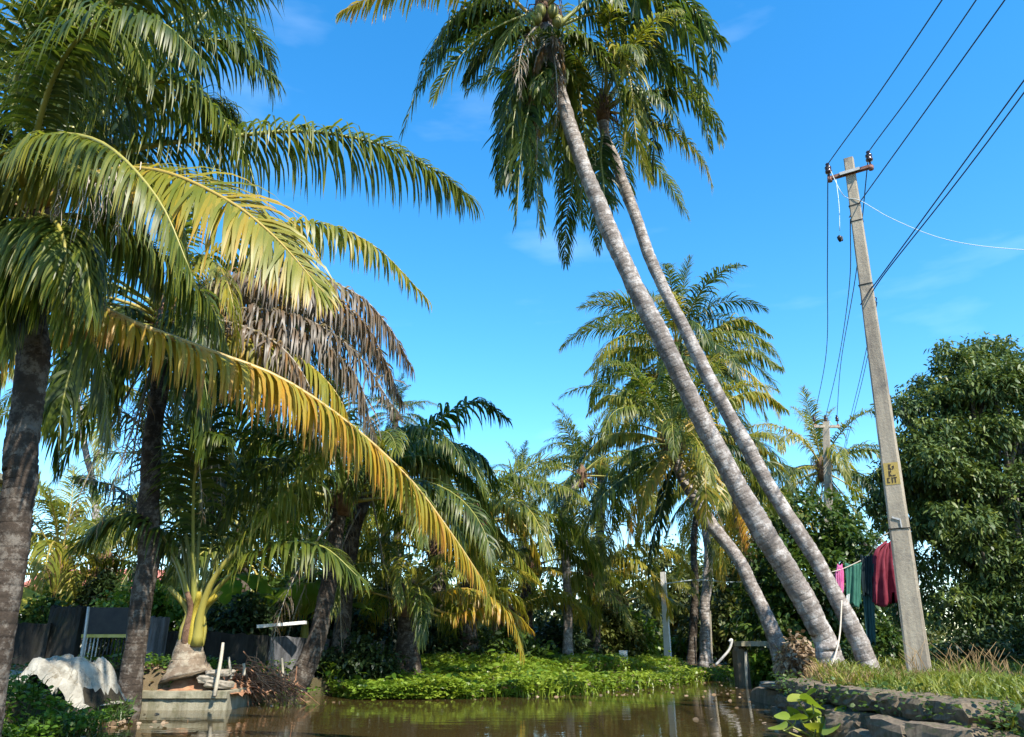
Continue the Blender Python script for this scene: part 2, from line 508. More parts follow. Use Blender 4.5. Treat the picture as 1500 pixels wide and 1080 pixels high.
def lobe_sprays(lobes, n, lv, ll, lw, down=0.4, fill=0.55):
    """sprays of leaves over and inside ellipsoid lobes [(centre, (rx, ry, rz))]"""
    vol = np.array([r[0] * r[1] + r[1] * r[2] + r[0] * r[2] for _, r in lobes])
    pick = rng.choice(len(lobes), n, p=vol / vol.sum())
    C, Rr = np.array([c for c, _ in lobes]), np.array([r for _, r in lobes])
    o = rng.normal(0, 1, (n, 3))
    o /= np.linalg.norm(o, axis=1)[:, None]
    rad = 1.0 - (1 - fill) * rng.random(n) ** 2.0
    rad *= 1 + 0.17 * rng.normal(0, 1, n)
    p = C[pick] + o * Rr[pick] * rad[:, None]
    tone = np.clip(rng.random(n) * 0.45 + 0.18 + 0.22 * rng.random(len(lobes))[pick], 0, 1)
    P_ = np.repeat(p, lv, 0) + rng.normal(0, ll * 0.45, (n * lv, 3))
    D_ = np.repeat(o, lv, 0) * 0.55 + rng.normal(0, 0.6, (n * lv, 3)) + np.array([0, 0, -down])
    T_ = np.clip(np.repeat(tone, lv) + rng.normal(0, 0.13, n * lv), 0, 1)
    return P_, D_, ll * rng.uniform(0.6, 1.25, n * lv), lw * rng.uniform(0.7, 1.2, n * lv), T_


def clumps(big, k, f, seed):
    """many small lobes sitting on the upper and outer faces of big ones"""
    g = np.random.default_rng(seed)
    out = []
    for c, r_ in big:
        c, r_ = np.array(c), np.array(r_)
        out.append((c, tuple(r_ * 0.72)))
        for _ in range(k):
            o = g.normal(0, 1, 3); o[2] = o[2] * 0.8 + 0.25; o /= np.linalg.norm(o)
            q = r_.mean() * f * g.uniform(0.6, 1.35)
            out.append((c + o * r_ * g.uniform(0.8, 1.05), (q, q, q * 0.7)))
    return out


def tree(name, base, lobes, n, lv, ll, lw, mat, label, cat='tree', group=None, r0=0.16, trunk_to=None, down=0.4, fill=0.55, limbs=True, trunk_mat=None):
    lobes = list(lobes)
    base = np.array(base, float)
    root = empty(name, base, label, cat, group)
    top = np.array(trunk_to) if trunk_to is not None else np.mean([c for c, _ in lobes], axis=0)
    tb = MB()
    mid = base + (top - base) * 0.45 + np.array([0.12, -0.08, 0])
    path = smooth_path([base - [0, 0, 0.15], base + (mid - base) * 0.5, mid, top], 10) - base
    tb.tube(path, np.linspace(r0, r0 * 0.35, 10), 9)
    if limbs:
        for c, r in lobes[:60]:
            st = path[5] + base
            e = np.array(c)
            m_ = (st + e) / 2 + rng.normal(0, 0.15, 3) + [0, 0, -0.1]
            tb.tube(smooth_path([st, m_, e], 6) - base, np.linspace(r0 * 0.45, r0 * 0.1, 6), 6)
    tb.obj('trunk', trunk_mat or M['bark_tree'], root)
    lm = MB()
    p, d, L, W_, T = lobe_sprays(lobes, n, lv, ll, lw, down, fill)
    leaves(lm, p - base, d, L, W_, T)
    lm.obj('crown', mat, root, kind='stuff')
    return root


def bush(name, base, lobes, n, lv, ll, lw, mat, label, group=None, cat='bush', down=0.1, fill=0.35):
    base = np.array(base, float)
    root = empty(name, base, label, cat, group)
    st = MB()
    for c, r in lobes:
        for _ in range(2):
            e = np.array(c) + rng.normal(0, 0.25, 3) * np.array(r)
            st.tube(smooth_path([base + rng.normal(0, 0.08, 3) * [1, 1, 0] - [0, 0, 0.1], (base + e) / 2 + rng.normal(0, 0.1, 3), e], 5) - base, np.linspace(0.025, 0.008, 5), 5)
    st.obj('stems', M['bark_tree'], root, kind='stuff')
    lm = MB()
    p, d, L, W_, T = lobe_sprays(lobes, n, lv, ll, lw, down, fill)
    p[:, 2] = np.maximum(p[:, 2], base[2] + 0.03)
    leaves(lm, p - base, d, L, W_, T)
    lm.obj('foliage', mat, root, kind='stuff')
    return root


# ------------------------------------------------------------------ palm fronds
def frond_mesh(path, n=70, ll=0.8, lw=0.042, hang=0.55, petiole=0.2, vee=0.35, roll=0.0, seed=0, r0=0.03, ragged=0.0, curl=0.0, segs=4, name='frond'):
    """one feather leaf: a tapering rachis along PATH (world orientation, z up) with two rows of drooping leaflets"""
    g = np.random.default_rng(seed)
    path = np.asarray(path, float)
    mb = MB()
    np_ = len(path)
    rr = np.interp(np.linspace(0, 1, np_), [0, 0.06, 0.25, 1], [r0 * 1.9, r0 * 1.3, r0 * 0.85, r0 * 0.12])
    mb.tube(path, rr, 6, 1, rach=0.0)
    u = np.linspace(0, 1, np_)
    for sgn in (-1, 1):
        s = np.linspace(petiole, 0.995, n) + g.normal(0, 0.004, n)
        s = np.clip(s, petiole, 0.999)
        if ragged: s = s[g.random(n) > ragged]
        m = len(s)
        p = np.stack([np.interp(s, u, path[:, i]) for i in range(3)], 1)
        q = np.stack([np.interp(np.clip(s + 0.02, 0, 1), u, path[:, i]) - np.interp(np.clip(s - 0.02, 0, 1), u, path[:, i]) for i in range(3)], 1)
        t = q / np.linalg.norm(q, axis=1)[:, None]
        b = np.cross(t, [0, 0, 1.0])
        b += np.array([1e-3, 0, 0])
        b /= np.linalg.norm(b, axis=1)[:, None]
        nn = np.cross(b, t)
        b, nn = b * math.cos(roll) + nn * math.sin(roll), nn * math.cos(roll) - b * math.sin(roll)
        x = (s - petiole) / (1 - petiole)
        L = ll * np.interp(x, [0, 0.08, 0.25, 0.6, 0.85, 1], [0.5, 0.78, 1.0, 0.92, 0.62, 0.35]) * g.uniform(0.76, 1.1, m)
        a = np.interp(x, [0, 0.5, 0.9, 1], [R(28), R(38), R(56), R(72)]) + g.normal(0, 0.11, m)
        v = vee + g.normal(0, 0.17, m)
        out = sgn * b * np.cos(v)[:, None] + nn * np.sin(v)[:, None]
        d = out * np.cos(a)[:, None] + t * np.sin(a)[:, None]
        cur, pts = p.copy(), [p]
        hg = hang * np.interp(x, [0, 0.8, 1], [1, 0.9, 0.5]) * g.uniform(0.7, 1.3, m)
        cv = g.normal(0, 1, (m, 3)) * curl
        kink = np.where(g.random(m) < 0.3, g.integers(1, segs, m), 99)
        for k in range(segs):
            d = d + np.array([0, 0, -1.0]) * (hg * (0.35 + 0.45 * k))[:, None] + cv * g.normal(0, 1, (m, 1))
            d = d + np.array([0, 0, -1.0]) * np.where(kink == k, 1.6, 0.0)[:, None] + g.normal(0, 0.05, (m, 3))
            d /= np.linalg.norm(d, axis=1)[:, None]
            cur = cur + d * (L / segs)[:, None]
            pts.append(cur)
        wd = t - (t * (pts[2] - pts[0])).sum(1)[:, None] * (pts[2] - pts[0]) / ((pts[2] - pts[0]) ** 2).sum(1)[:, None]
        wd /= np.linalg.norm(wd, axis=1)[:, None] + 1e-9
        prof = np.interp(np.linspace(0, 1, segs + 1), [0, 0.2, 0.5, 0.8, 1], [0.55, 1, 0.9, 0.5, 0.0])
        W = lw * np.interp(x, [0, 0.3, 1], [0.75, 1, 0.6]) * (1 - 0.5 * bool(curl))
        V = []
        for k in range(segs):
            V += [pts[k] - wd * (W * prof[k] / 2)[:, None], pts[k] + wd * (W * prof[k] / 2)[:, None]]
        V.append(pts[segs])
        kk = len(V)
        V = np.stack(V, 1).reshape(-1, 3)
        base = np.arange(m) * kk
        F = []
        for k in range(segs - 1):
            F.append(np.stack([base + 2 * k, base + 2 * k + 1, base + 2 * k + 3, base + 2 * k + 2], -1))
        faces = [tuple(f) for f in np.concatenate(F).tolist()] + [tuple(f) for f in np.stack([base + 2 * segs - 2, base + 2 * segs - 1, base + kk - 1], -1).tolist()]
        al = np.tile(np.array([k / segs for k in range(segs) for _ in (0, 1)] + [1.0]), m)
        mb.add(V, faces, 0, True, tone=np.repeat(g.random(m), kk), along=al, rach=np.repeat(x, kk))
    return mb.mesh(name, [M['palm'], M['rachis']])


def arc(el, droop, L=4.2, n=16, side=0.0):
    """frond midrib leaving at elevation EL (deg) and bending down by DROOP degrees towards its tip, in the x-z plane"""
    pts, p = [np.zeros(3)], np.zeros(3)
    for i in range(n - 1):
        x = (i + 0.5) / (n - 1)
        e = R(el - droop * x ** 1.35)
        p = p + np.array([math.cos(e), side * x * 0.5, math.sin(e)]) * (L / (n - 1))
        pts.append(p)
    return np.array(pts)


LIB = {}
CLASSES = [(80, 48), (62, 88), (44, 104), (26, 108), (8, 92), (-12, 68), (-38, 42), (-62, 20)]
for ci, (el, dr) in enumerate(CLASSES):
    for k in range(3):
        hang = [0.20, 0.45, 0.62, 0.75, 0.8, 0.7, 0.55, 0.4][ci] * (0.8 + 0.25 * k)
        LIB[ci, k] = frond_mesh(arc(el + (k - 1) * 5, dr * (0.85 + 0.18 * k), side=(k - 1) * 0.35), 78, 0.86, 0.05, hang, 0.2, [0.5, 0.5, 0.4, 0.32, 0.25, 0.2, 0.25, 0.3][ci], (k - 1) * 0.3, 100 + ci * 3 + k, segs=4, ragged=0.03)
LIB['dead', 0] = frond_mesh(arc(-50, 38, side=0.3), 46, 0.6, 0.04, 0.9, 0.2, 0.1, 0.5, 500, ragged=0.25, curl=0.25)
LIB['dead', 1] = frond_mesh(arc(-70, 15, side=-0.3), 46, 0.6, 0.04, 0.9, 0.2, 0.1, -0.4, 501, ragged=0.3, curl=0.25)


def put_frond(root, me, at, az, scale=1.0, dry=0.15, tilt=(0, 0)):
    o = place('frond', me, root, at)
    o.rotation_euler = (tilt[0], tilt[1], az)
    o.scale = (scale,) * 3
    o['dry'] = float(np.clip(dry, 0, 1))
    return o


def trunk_mesh(pts, r0, r1, mat, flare=1.5, sides=12, ringh=0.085, bulge=0.014):
    pts = np.asarray(pts, float)
    L = np.linalg.norm(np.diff(pts, axis=0), axis=1).sum()
    nr = int(np.clip(L / (ringh / 2), 20, 230))
    path = smooth_path(pts, nr)
    s = np.linspace(0, 1, nr)
    r = r0 + (r1 - r0) * np.clip(s * 1.15, 0, 1)
    r = r * (1 + (flare - 1) * np.exp(-s * L / 0.28))
    r = r * (1 + bulge * np.where(np.arange(nr) % 2 == 0, 1, -1) * rng.uniform(0.3, 1, nr))
    path = path + rng.normal(0, r1 * 0.03, path.shape)
    sl = s * L
    for ax_ in (0, 1):
        for f_, a_ in ((0.9, 0.16), (2.1, 0.07), (4.3, 0.035)):
            path[:, ax_] += r1 * a_ * np.sin(sl * f_ * 2 + rng.uniform(0, 6.28)) * np.clip(s * 12, 0, 1)
    r = r * (1 + 0.05 * np.sin(sl * 1.9 + rng.uniform(0, 6)) + 0.035 * np.sin(sl * 5.3 + rng.uniform(0, 6)))
    mb = MB()
    mb.tube(path, r, sides, 0)
    return mb.mesh('trunk', [mat])


def palm(label, trunk_pts, r0, r1, bark_m, nf=22, scale=1.0, name='coconut_palm', group='coconut palms along the canal', dry=0.12, dryvar=0.10, low=7, hi=0, seed=1, dead=0, skip=None, strands=40, nuts=0, flare=1.5, azs=None, off=0.12):
    """a palm from its trunk path (base first) with NF library fronds round the top"""
    g = np.random.default_rng(seed)
    tp = np.asarray(trunk_pts, float)
    root = empty(name, tp[0], label, 'palm tree', group)
    place('trunk', trunk_mesh(tp - tp[0], r0, r1, bark_m, flare), root)
    top = tp[-1] - tp[0]
    for i in range(nf):
        f = i / max(nf - 1, 1)
        ci = int(round(hi + (low - hi) * f ** 0.9 + g.uniform(-0.4, 0.4)))
        ci = min(max(ci, 0), 7)
        az = i * 2.39996 + g.uniform(-0.3, 0.3) + seed
        if skip and skip(az % (2 * math.pi), ci): continue
        o = np.array([math.cos(az), math.sin(az), 0]) * off * f + np.array([0, 0, 0.25 - 0.4 * f]) * scale
        put_frond(root, LIB[ci, int(g.integers(3))], top + o, az, scale * g.uniform(0.86, 1.08) * (0.78 if ci == 0 else 1), dry + dryvar * g.normal() + 0.30 * max(0, f - 0.72) * g.uniform(0.3, 2.4), (g.normal(0, 0.06), g.normal(0, 0.06)))
    for k in range(dead):
        az = g.uniform(0, 6.28)
        put_frond(root, LIB['dead', k % 2], top + [0, 0, -0.25], az, scale * 0.8, 0.88 + 0.1 * g.random())
    if strands == 0: return root, top
    fb = MB()
    fb.tube(np.array([top + [0, 0, -0.45 * scale], top + [0, 0, -0.1], top + [0, 0, 0.35 * scale], top + [0, 0, 0.6 * scale]]), [r1 * 1.05, r1 * 1.6, r1 * 1.3, r1 * 0.5], 10)
    for k in range(strands):
        a_, e_ = g.uniform(0, 6.28), g.uniform(-0.3, 0.5)
        st = top + np.array([math.cos(a_) * r1 * 1.4, math.sin(a_) * r1 * 1.4, e_ * scale])
        fb.tube([st, st + [math.cos(a_) * 0.12, math.sin(a_) * 0.12, -0.05], st + [math.cos(a_) * 0.16, math.sin(a_) * 0.16, -0.4 * g.uniform(0.5, 1)]], [0.012, 0.01, 0.004], 4)
    fb.obj('fibre_sheath', M['fibre'], root)
    for k in range(nuts):
        a_ = g.uniform(0, 6.28)
        nb = MB()
        th = np.linspace(0, math.pi, 7)
        nb.tube(np.stack([0 * th, 0 * th, 0.14 * np.cos(th)], 1), 0.095 * np.sin(th) + 0.002, 9)
        nb.obj('coconut', M['coconut'], root, top + [math.cos(a_) * 0.3, math.sin(a_) * 0.3, -0.3 - 0.18 * g.random()])
    return root, top


def custom_frond(root, ctrl, dry, n=85, ll=0.75, lw=0.045, hang=0.55, petiole=0.1, vee=0.3, roll=0.0, seed=0, r0=0.028, ragged=0.02, curl=0.0, segs=5):
    """a frond through photographed points, ctrl = [(px, py, Y)]; stored relative to its palm"""
    b = np.array(root.location)
    path = smooth_path([P(*c) for c in ctrl], 26) - b
    o0 = path[0].copy()
    me = frond_mesh(path - o0, n, ll, lw, hang, petiole, vee, roll, seed, r0, ragged, curl, segs)
    o = place('frond', me, root, o0)
    o['dry'] = dry
    return o


def tp(*pts): return [P(*q) for q in pts]


def grounded(pts):
    """lets the first trunk point go down into the soil under it"""
    a = np.array(pts, float)
    a[0, 2] = gz(a[0, 0], a[0, 1]) - 0.1
    return a


# ================================================================== PALMS
# -- the big palm whose trunk fills the left edge
t = grounded(tp((-5, 1000, 5.35), (15, 820, 5.42), (32, 650, 5.5), (46, 500, 5.5), (50, 370, 5.5)))
r1, _ = palm('tall coconut palm at the left edge with a long browning frond sweeping over the canal', t, 0.128, 0.105, M['bark_shade_dark'], nf=0, seed=3, flare=1.1)
def cf(ctrl, dry, n, ll, lw, *a, **k): return custom_frond(r1, ctrl, dry + (0.06 if dry < 0.3 else 0), int(n * 1.6), ll, lw * 0.74, *a, **k)  # greener fronds get a lighter colour to lift their shade

cf([(55, 300, 5.5), (180, 224, 5.6), (330, 201, 5.7), (450, 193, 5.85), (560, 213, 6.0), (640, 252, 6.1), (692, 292, 6.15)], 0.15, 100, 0.74, 0.036, 0.75, 0.1, 0.05, 0.25, 11)
cf([(60, 300, 5.4), (140, 255, 5.1), (230, 250, 4.95), (330, 292, 4.85), (405, 350, 4.8), (475, 430, 4.75)], 0.44, 90, 0.70, 0.044, 0.28, 0.30, 0.05, -0.85, 12)
cf([(45, 350, 5.5), (100, 412, 5.5), (170, 462, 5.5), (300, 512, 5.7), (410, 554, 5.9), (510, 620, 6.1), (600, 702, 6.25), (660, 780, 6.3), (706, 848, 6.3)], 0.555, 105, 0.56, 0.046, 0.95, 0.14, -0.1, 0.1, 13, 0.032, 0.06)
cf([(55, 290, 5.6), (190, 160, 5.8), (310, 12, 6.0), (410, -70, 6.2), (500, -110, 6.4)], 0.06, 90, 0.78, 0.040, 0.30, 0.1, 0.1, 0.2, 14)
cf([(50, 290, 5.4), (90, 150, 5.1), (150, 20, 4.9), (240, -70, 4.7), (330, -90, 4.6)], 0.16, 90, 0.8, 0.040, 0.6, 0.12, 0.1, 0.3, 15)
cf([(45, 290, 5.3), (55, 190, 4.9), (90, 90, 4.6), (150, 30, 4.3), (230, 30, 4.1), (300, 90, 4.0)], 0.10, 90, 0.62, 0.034, 0.75, 0.15, 0.0, 0.1, 16)
cf([(150, 262, 5.0), (60, 232, 4.9), (-30, 228, 4.85), (-130, 262, 4.8), (-230, 330, 4.8)], 0.34, 80, 0.62, 0.036, 1.0, 0.02, 0.0, -0.2, 17)
cf([(40, 340, 5.5), (-10, 390, 5.2), (-50, 500, 5.0), (-60, 640, 5.0), (-55, 760, 5.0)], 0.10, 85, 0.62, 0.036, 0.35, 0.1, 0.1, 0.6, 18)
cf([(55, 320, 5.7), (130, 320, 6.2), (230, 370, 6.7), (310, 450, 7.0), (350, 570, 7.1)], 0.16, 80, 0.75, 0.042, 0.8, 0.12, 0.0, 0.2, 19)
cf([(45, 290, 5.5), (20, 150, 5.4), (-10, 20, 5.3), (-60, -80, 5.2), (-140, -120, 5.0)], 0.10, 80, 0.85, 0.044, 0.5, 0.12, 0.1, 0, 20)
cf([(55, 290, 5.7), (150, 130, 6.2), (240, 40, 6.8), (330, 20, 7.2), (390, 70, 7.5), (400, 140, 7.6)], 0.07, 85, 0.75, 0.042, 0.45, 0.14, 0.2, -0.2, 21)
cf([(45, 330, 5.6), (60, 360, 6.2), (110, 430, 6.8), (150, 540, 7.1), (160, 650, 7.2)], 0.18, 80, 0.72, 0.042, 0.7, 0.12, 0.0, 0.3, 22)
cf([(45, 300, 5.3), (30, 240, 4.8), (70, 200, 4.5), (150, 210, 4.2), (230, 290, 4.1), (280, 400, 4.1)], 0.22, 85, 0.55, 0.032, 1.0, 0.2, 0.0, -0.2, 23)
cf([(45, 310, 5.4), (100, 230, 5.2), (190, 130, 5.3), (280, 130, 5.4), (350, 210, 5.5), (385, 310, 5.5)], 0.12, 85, 0.66, 0.038, 0.7, 0.18, 0.1, 0.1, 24)
cf([(45, 310, 5.5), (70, 130, 5.7), (110, -20, 5.8), (180, -130, 5.9)], 0.05, 85, 0.9, 0.045, 0.35, 0.1, 0.2, 0.1, 25)
for i_, (pts, dr) in enumerate([
    ([(60, 320, 5.3), (90, 325, 5.1), (122, 372, 5.0), (135, 455, 5.0)], .16),
    ([(40, 320, 5.3), (20, 345, 5.1), (8, 415, 5.0), (10, 500, 5.0)], .12),
    ([(50, 325, 5.3), (55, 335, 5.1), (62, 380, 5.0), (55, 455, 5.0)], .2),
    ([(50, 325, 5.35), (75, 320, 5.1), (95, 360, 4.9), (92, 450, 4.9)], .24),
    ([(45, 330, 5.4), (30, 330, 5.2), (35, 375, 5.05), (28, 445, 5.05)], .14),
]):
    cf(pts, dr, 80, 0.6, 0.04, 0.6, 0.12, 0.0, 0.3 * (i_ % 3 - 1), 290 + i_)
for i_, (pts, dr, hg) in enumerate([
    ([(60, 280, 5.6), (120, 170, 5.8), (220, 80, 6.0), (330, 60, 6.2), (405, 115, 6.3)], .07, .5),
    ([(60, 280, 5.7), (140, 200, 6.0), (240, 150, 6.4), (320, 150, 6.8), (375, 215, 7.0)], .08, .6),
    ([(50, 280, 5.4), (100, 110, 5.3), (180, 10, 5.2), (280, -40, 5.2), (370, -20, 5.2)], .12, .5),
    ([(50, 280, 5.5), (60, 120, 5.5), (110, 0, 5.5), (200, -60, 5.5), (300, -60, 5.5)], .06, .6),
    ([(45, 280, 5.4), (20, 160, 5.2), (40, 60, 5.0), (100, 0, 4.9), (170, 20, 4.8), (215, 100, 4.8)], .14, .6),
    ([(45, 280, 5.5), (0, 180, 5.4), (-60, 150, 5.3), (-120, 200, 5.2)], .12, .8),
    ([(50, 300, 5.6), (90, 260, 5.9), (160, 270, 6.3), (210, 330, 6.6), (235, 420, 6.8)], .14, .8),
    ([(45, 310, 5.6), (30, 260, 5.9), (10, 300, 6.2), (0, 380, 6.4), (-5, 470, 6.5)], .10, .6),
    ([(45, 310, 5.4), (0, 280, 5.2), (-40, 330, 5.1), (-60, 420, 5.0)], .16, .8),
    ([(55, 290, 5.8), (100, 90, 6.2), (170, -40, 6.5), (260, -90, 6.8), (350, -60, 7)], .05, .6),
    ([(55, 290, 5.8), (130, 210, 6.4), (200, 230, 6.9), (260, 310, 7.2), (280, 400, 7.3)], .10, .7),
]):
    cf(pts, dr, 85, 0.78, 0.044, hg, 0.15, 0.05, 0.15 * (i_ % 3 - 1), 260 + i_)
# dried strings hanging from the old flower stalks
sb = MB()
b1 = np.array(r1.location)
for k in range(34):
    px, py = rng.uniform(90, 215), rng.uniform(235, 262)
    a0 = P(px, py, 5.0 + rng.uniform(-.15, .2))
    ln = rng.uniform(0.3, 0.75)
    pts = [a0 + np.array([rng.normal(0, 0.012), rng.normal(0, 0.012), -ln * q]) for q in np.linspace(0, 1, 7)]
    sb.tube(np.array(pts) - b1, np.linspace(0.005, 0.002, 7), 4)
sb.obj('dried_flower_strings', M['rope'], r1, kind='stuff')

# -- a palm leaning over the canal just behind the viewpoint: its shade falls on the left bank
t = grounded([np.array([4.6, -4.5, 0.4]), np.array([3.3, -3.9, 3.0]), np.array([1.9, -3.2, 5.8]), np.array([0.9, -2.6, 8.0])])
palm('coconut palm leaning over the canal behind the viewpoint, shading the left bank', t, 0.18, 0.13, M['bark_pale'], nf=26, scale=0.95, seed=151, hi=1, low=7, dry=0.15)

# -- second palm, behind the wall near the landing
t = grounded(tp((200, 985, 10.5), (207, 880, 10.5), (219, 740, 10.5), (227, 620, 10.5), (238, 470, 10.5)))
r2, _ = palm('coconut palm with straight trunk before the black gate and shaggy grey dead fronds', t, 0.15, 0.12, M['bark_shade_dark'], nf=34, scale=0.92, seed=5, hi=2, low=5, dry=0.18, dead=6, skip=lambda a, c: c < 4 and (a < 0.5 or a > 5.6))
cf = lambda *a, **k: custom_frond(r2, *a, **k)
cf([(245, 455, 10.5), (300, 380, 10.3), (380, 336, 10.2), (470, 328, 10.2), (550, 362, 10.2), (626, 438, 10.2)], 0.40, 90, 0.8, 0.055, 0.9, 0.14, 0.0, 0.15, 31)
cf([(250, 460, 10.5), (330, 408, 10.0), (430, 398, 9.8), (520, 430, 9.7), (570, 480, 9.7), (604, 540, 9.7)], 0.97, 120, 0.75, 0.08, 0.9, 0.14, 0.0, 0.2, 32, curl=0.12)
cf([(250, 470, 10.4), (340, 452, 9.8), (440, 465, 9.5), (520, 515, 9.4), (578, 600, 9.4)], 1.0, 120, 0.65, 0.07, 0.8, 0.14, 0.0, 0.2, 33, curl=0.35, ragged=0.05)
cf([(250, 478, 10.4), (330, 490, 9.7), (430, 520, 9.4), (495, 580, 9.3), (525, 665, 9.3)], 0.46, 85, 0.75, 0.055, 1.1, 0.14, 0.0, 0.2, 34)
cf([(250, 478, 10.4), (320, 470, 9.5), (400, 500, 9.2), (450, 560, 9.1), (470, 640, 9.1)], 0.92, 110, 0.65, 0.07, 0.9, 0.14, 0.0, 0.2, 35, curl=0.35, ragged=0.15)
for i_, (pts, sd_) in enumerate([
    ([(250, 465, 10.4), (350, 415, 9.9), (450, 420, 9.6), (530, 470, 9.5), (572, 545, 9.5)], 381),
    ([(250, 475, 10.4), (350, 470, 9.8), (450, 490, 9.5), (520, 550, 9.4), (548, 640, 9.4)], 382),
    ([(250, 470, 10.6), (360, 440, 10.3), (470, 450, 10.1), (550, 510, 10.0), (590, 590, 10.0)], 383),
]):
    cf(pts, 0.93 + 0.03 * i_, 130, 0.8, 0.075, 0.9, 0.14, 0.0, 0.2, sd_, curl=0.2, ragged=0.03)
for i_, (pts, dr) in enumerate([
    ([(250, 470, 10.5), (320, 400, 10.6), (400, 380, 10.8), (470, 420, 11), (510, 490, 11)], .12),
    ([(250, 470, 10.5), (310, 420, 11), (390, 420, 11.4), (460, 470, 11.7), (500, 560, 11.8)], .14),
    ([(250, 475, 10.5), (310, 450, 10.8), (380, 470, 11), (440, 540, 11.2), (460, 640, 11.2)], .2),
    ([(245, 480, 10.4), (300, 470, 10.6), (350, 490, 10.8), (390, 540, 10.9), (400, 610, 10.9)], .3),
    ([(240, 480, 10.4), (260, 500, 9.9), (290, 570, 9.6), (300, 660, 9.5)], .12),
    ([(235, 480, 10.4), (200, 480, 10.0), (165, 540, 9.8), (150, 640, 9.8)], .15),
]):
    cf(pts, dr, 85, 0.85, 0.055, 0.9, 0.14, 0.0, 0.2, 370 + i_)
cf([(235, 475, 10.4), (180, 450, 9.6), (120, 500, 9.2), (90, 600, 9.1), (85, 690, 9.1)], 0.1, 85, 0.75, 0.055, 0.8, 0.14, 0.0, 0.2, 37)
cf([(238, 470, 10.5), (262, 380, 10.7), (300, 280, 10.9), (335, 190, 11)], 0.12, 60, 0.5, 0.04, 0.05, 0.3, 0.4, 0.2, 38)

# -- young palm on the landing
t = grounded(tp((274, 1002, 11.0), (276, 965, 11.0), (281, 930, 11.0), (285, 908, 11.0)))
r3, top3 = palm('young coconut palm with golden yellow stalks fanning from a short ringed stump on the landing', t, 0.20, 0.12, M['bark_stump'], nf=0, seed=8, flare=1.8, strands=0)
cf = lambda *a, **k: custom_frond(r3, *a, **k)
cf([(288, 945, 10.9), (296, 890, 10.8), (318, 840, 10.7), (368, 782, 10.6), (425, 715, 10.6), (485, 655, 10.7), (550, 640, 10.8)], 0.30, 70, 0.8, 0.05, 0.6, 0.45, 0.2, 0, 41, 0.05)
for i, (pts, dr) in enumerate([
    ([(283, 905, 11.0), (275, 800, 11.1), (245, 690, 11.2), (190, 610, 11.3), (110, 590, 11.4)], .12),
    ([(285, 900, 11.0), (292, 780, 11.2), (300, 650, 11.4), (325, 530, 11.6)], .10),
    ([(288, 905, 11.0), (325, 830, 11.2), (380, 740, 11.4), (440, 650, 11.6), (520, 600, 11.7)], .16),
    ([(287, 905, 11.0), (330, 850, 10.8), (400, 800, 10.5), (470, 800, 10.2), (530, 850, 10.1)], .2),
    ([(283, 905, 11.0), (262, 830, 10.8), (225, 770, 10.6), (170, 760, 10.4), (110, 800, 10.3)], .15),
    ([(286, 905, 11.0), (310, 800, 11.3), (345, 690, 11.6), (410, 590, 11.9)], .2),
    ([(283, 905, 11.0), (266, 790, 11.2), (232, 660, 11.5), (215, 560, 11.7)], .08),
    ([(285, 905, 11.0), (283, 800, 10.8), (285, 700, 10.4), (300, 640, 9.9), (330, 640, 9.5)], .14),
    ([(287, 905, 11.0), (335, 815, 11.4), (420, 735, 11.8), (510, 690, 12.2), (580, 700, 12.5)], .1),
    ([(283, 905, 11.2), (250, 810, 11.8), (180, 720, 12.4), (110, 700, 12.8)], .1),
]):
    cf(pts, dr, 70, 0.8, 0.05, 0.35 + 0.05 * (i % 3), 0.3, 0.25, 0.2 * (i % 3 - 1), 420 + i, 0.034)
for k in range(9):
    a_ = -1.15 + k * 2 * math.pi / 9
    ca, sa = math.cos(a_), math.sin(a_)
    hgt = rng.uniform(0.30, 0.55)
    hb = MB()
    lean = rng.uniform(0.12, 0.30)
    cp = smooth_path([[ca * .10, sa * .10, -0.42], [ca * .115, sa * .115, -0.15], [ca * .10, sa * .10, 0.12], [ca * (.10 + lean), sa * (.10 + lean), hgt]], 9)
    hb.tube(cp + top3, [.03, .062, .068, .064, .057, .05, .044, .038, .03], 9)
    o = hb.obj('leaf_base', M['husk'] if k in (0, 1, 5) else M['rachis'] if k in (2, 4, 7) else M['fibre'], r3)
    o['dry'] = 0.3

# -- curved palm leaning out of the water at the end of the wall, and its neighbour
t = np.array(tp((418, 1032, 13.3), (432, 1008, 13.3), (462, 940, 13.4), (480, 860, 13.5), (494, 780, 13.6), (505, 725, 13.6)))
t[0, 2] = -0.3
r4, _ = palm('coconut palm with curved trunk rising out of the water at the wall end', t, 0.19, 0.125, M['bark_shade_dark'], nf=20, scale=0.85, seed=11, hi=1, low=4, dry=0.19, dead=3, flare=1.25)
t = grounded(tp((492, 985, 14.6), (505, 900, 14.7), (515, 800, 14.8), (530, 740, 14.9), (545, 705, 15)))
r5, _ = palm('coconut palm with shaded slim trunk just right of the curved one', t, 0.16, 0.12, M['bark_shade_dark'], nf=13, scale=0.8, seed=17, hi=2, low=4, dry=0.24, dead=2)  # dry raised to lighten the fronds as if sunlit, not withered
cf = lambda *a, **k: custom_frond(r5, *a, **k)
cf([(548, 660, 15), (590, 660, 14.8), (640, 615, 14.6), (700, 588, 14.5), (742, 612, 14.5)], 0.14, 70, 0.8, 0.06, 0.5, 0.15, 0.2, 0.2, 51)
cf([(550, 690, 15), (600, 668, 14.8), (660, 652, 14.6), (705, 668, 14.5), (728, 705, 14.5)], 0.12, 70, 0.8, 0.06, 0.7, 0.15, 0.2, 0.2, 52)
cf([(560, 700, 14.8), (610, 675, 14.3), (650, 690, 14.0), (672, 730, 13.9)], 0.42, 70, 0.6, 0.06, 0.8, 0.15, 0.0, 0.2, 53)

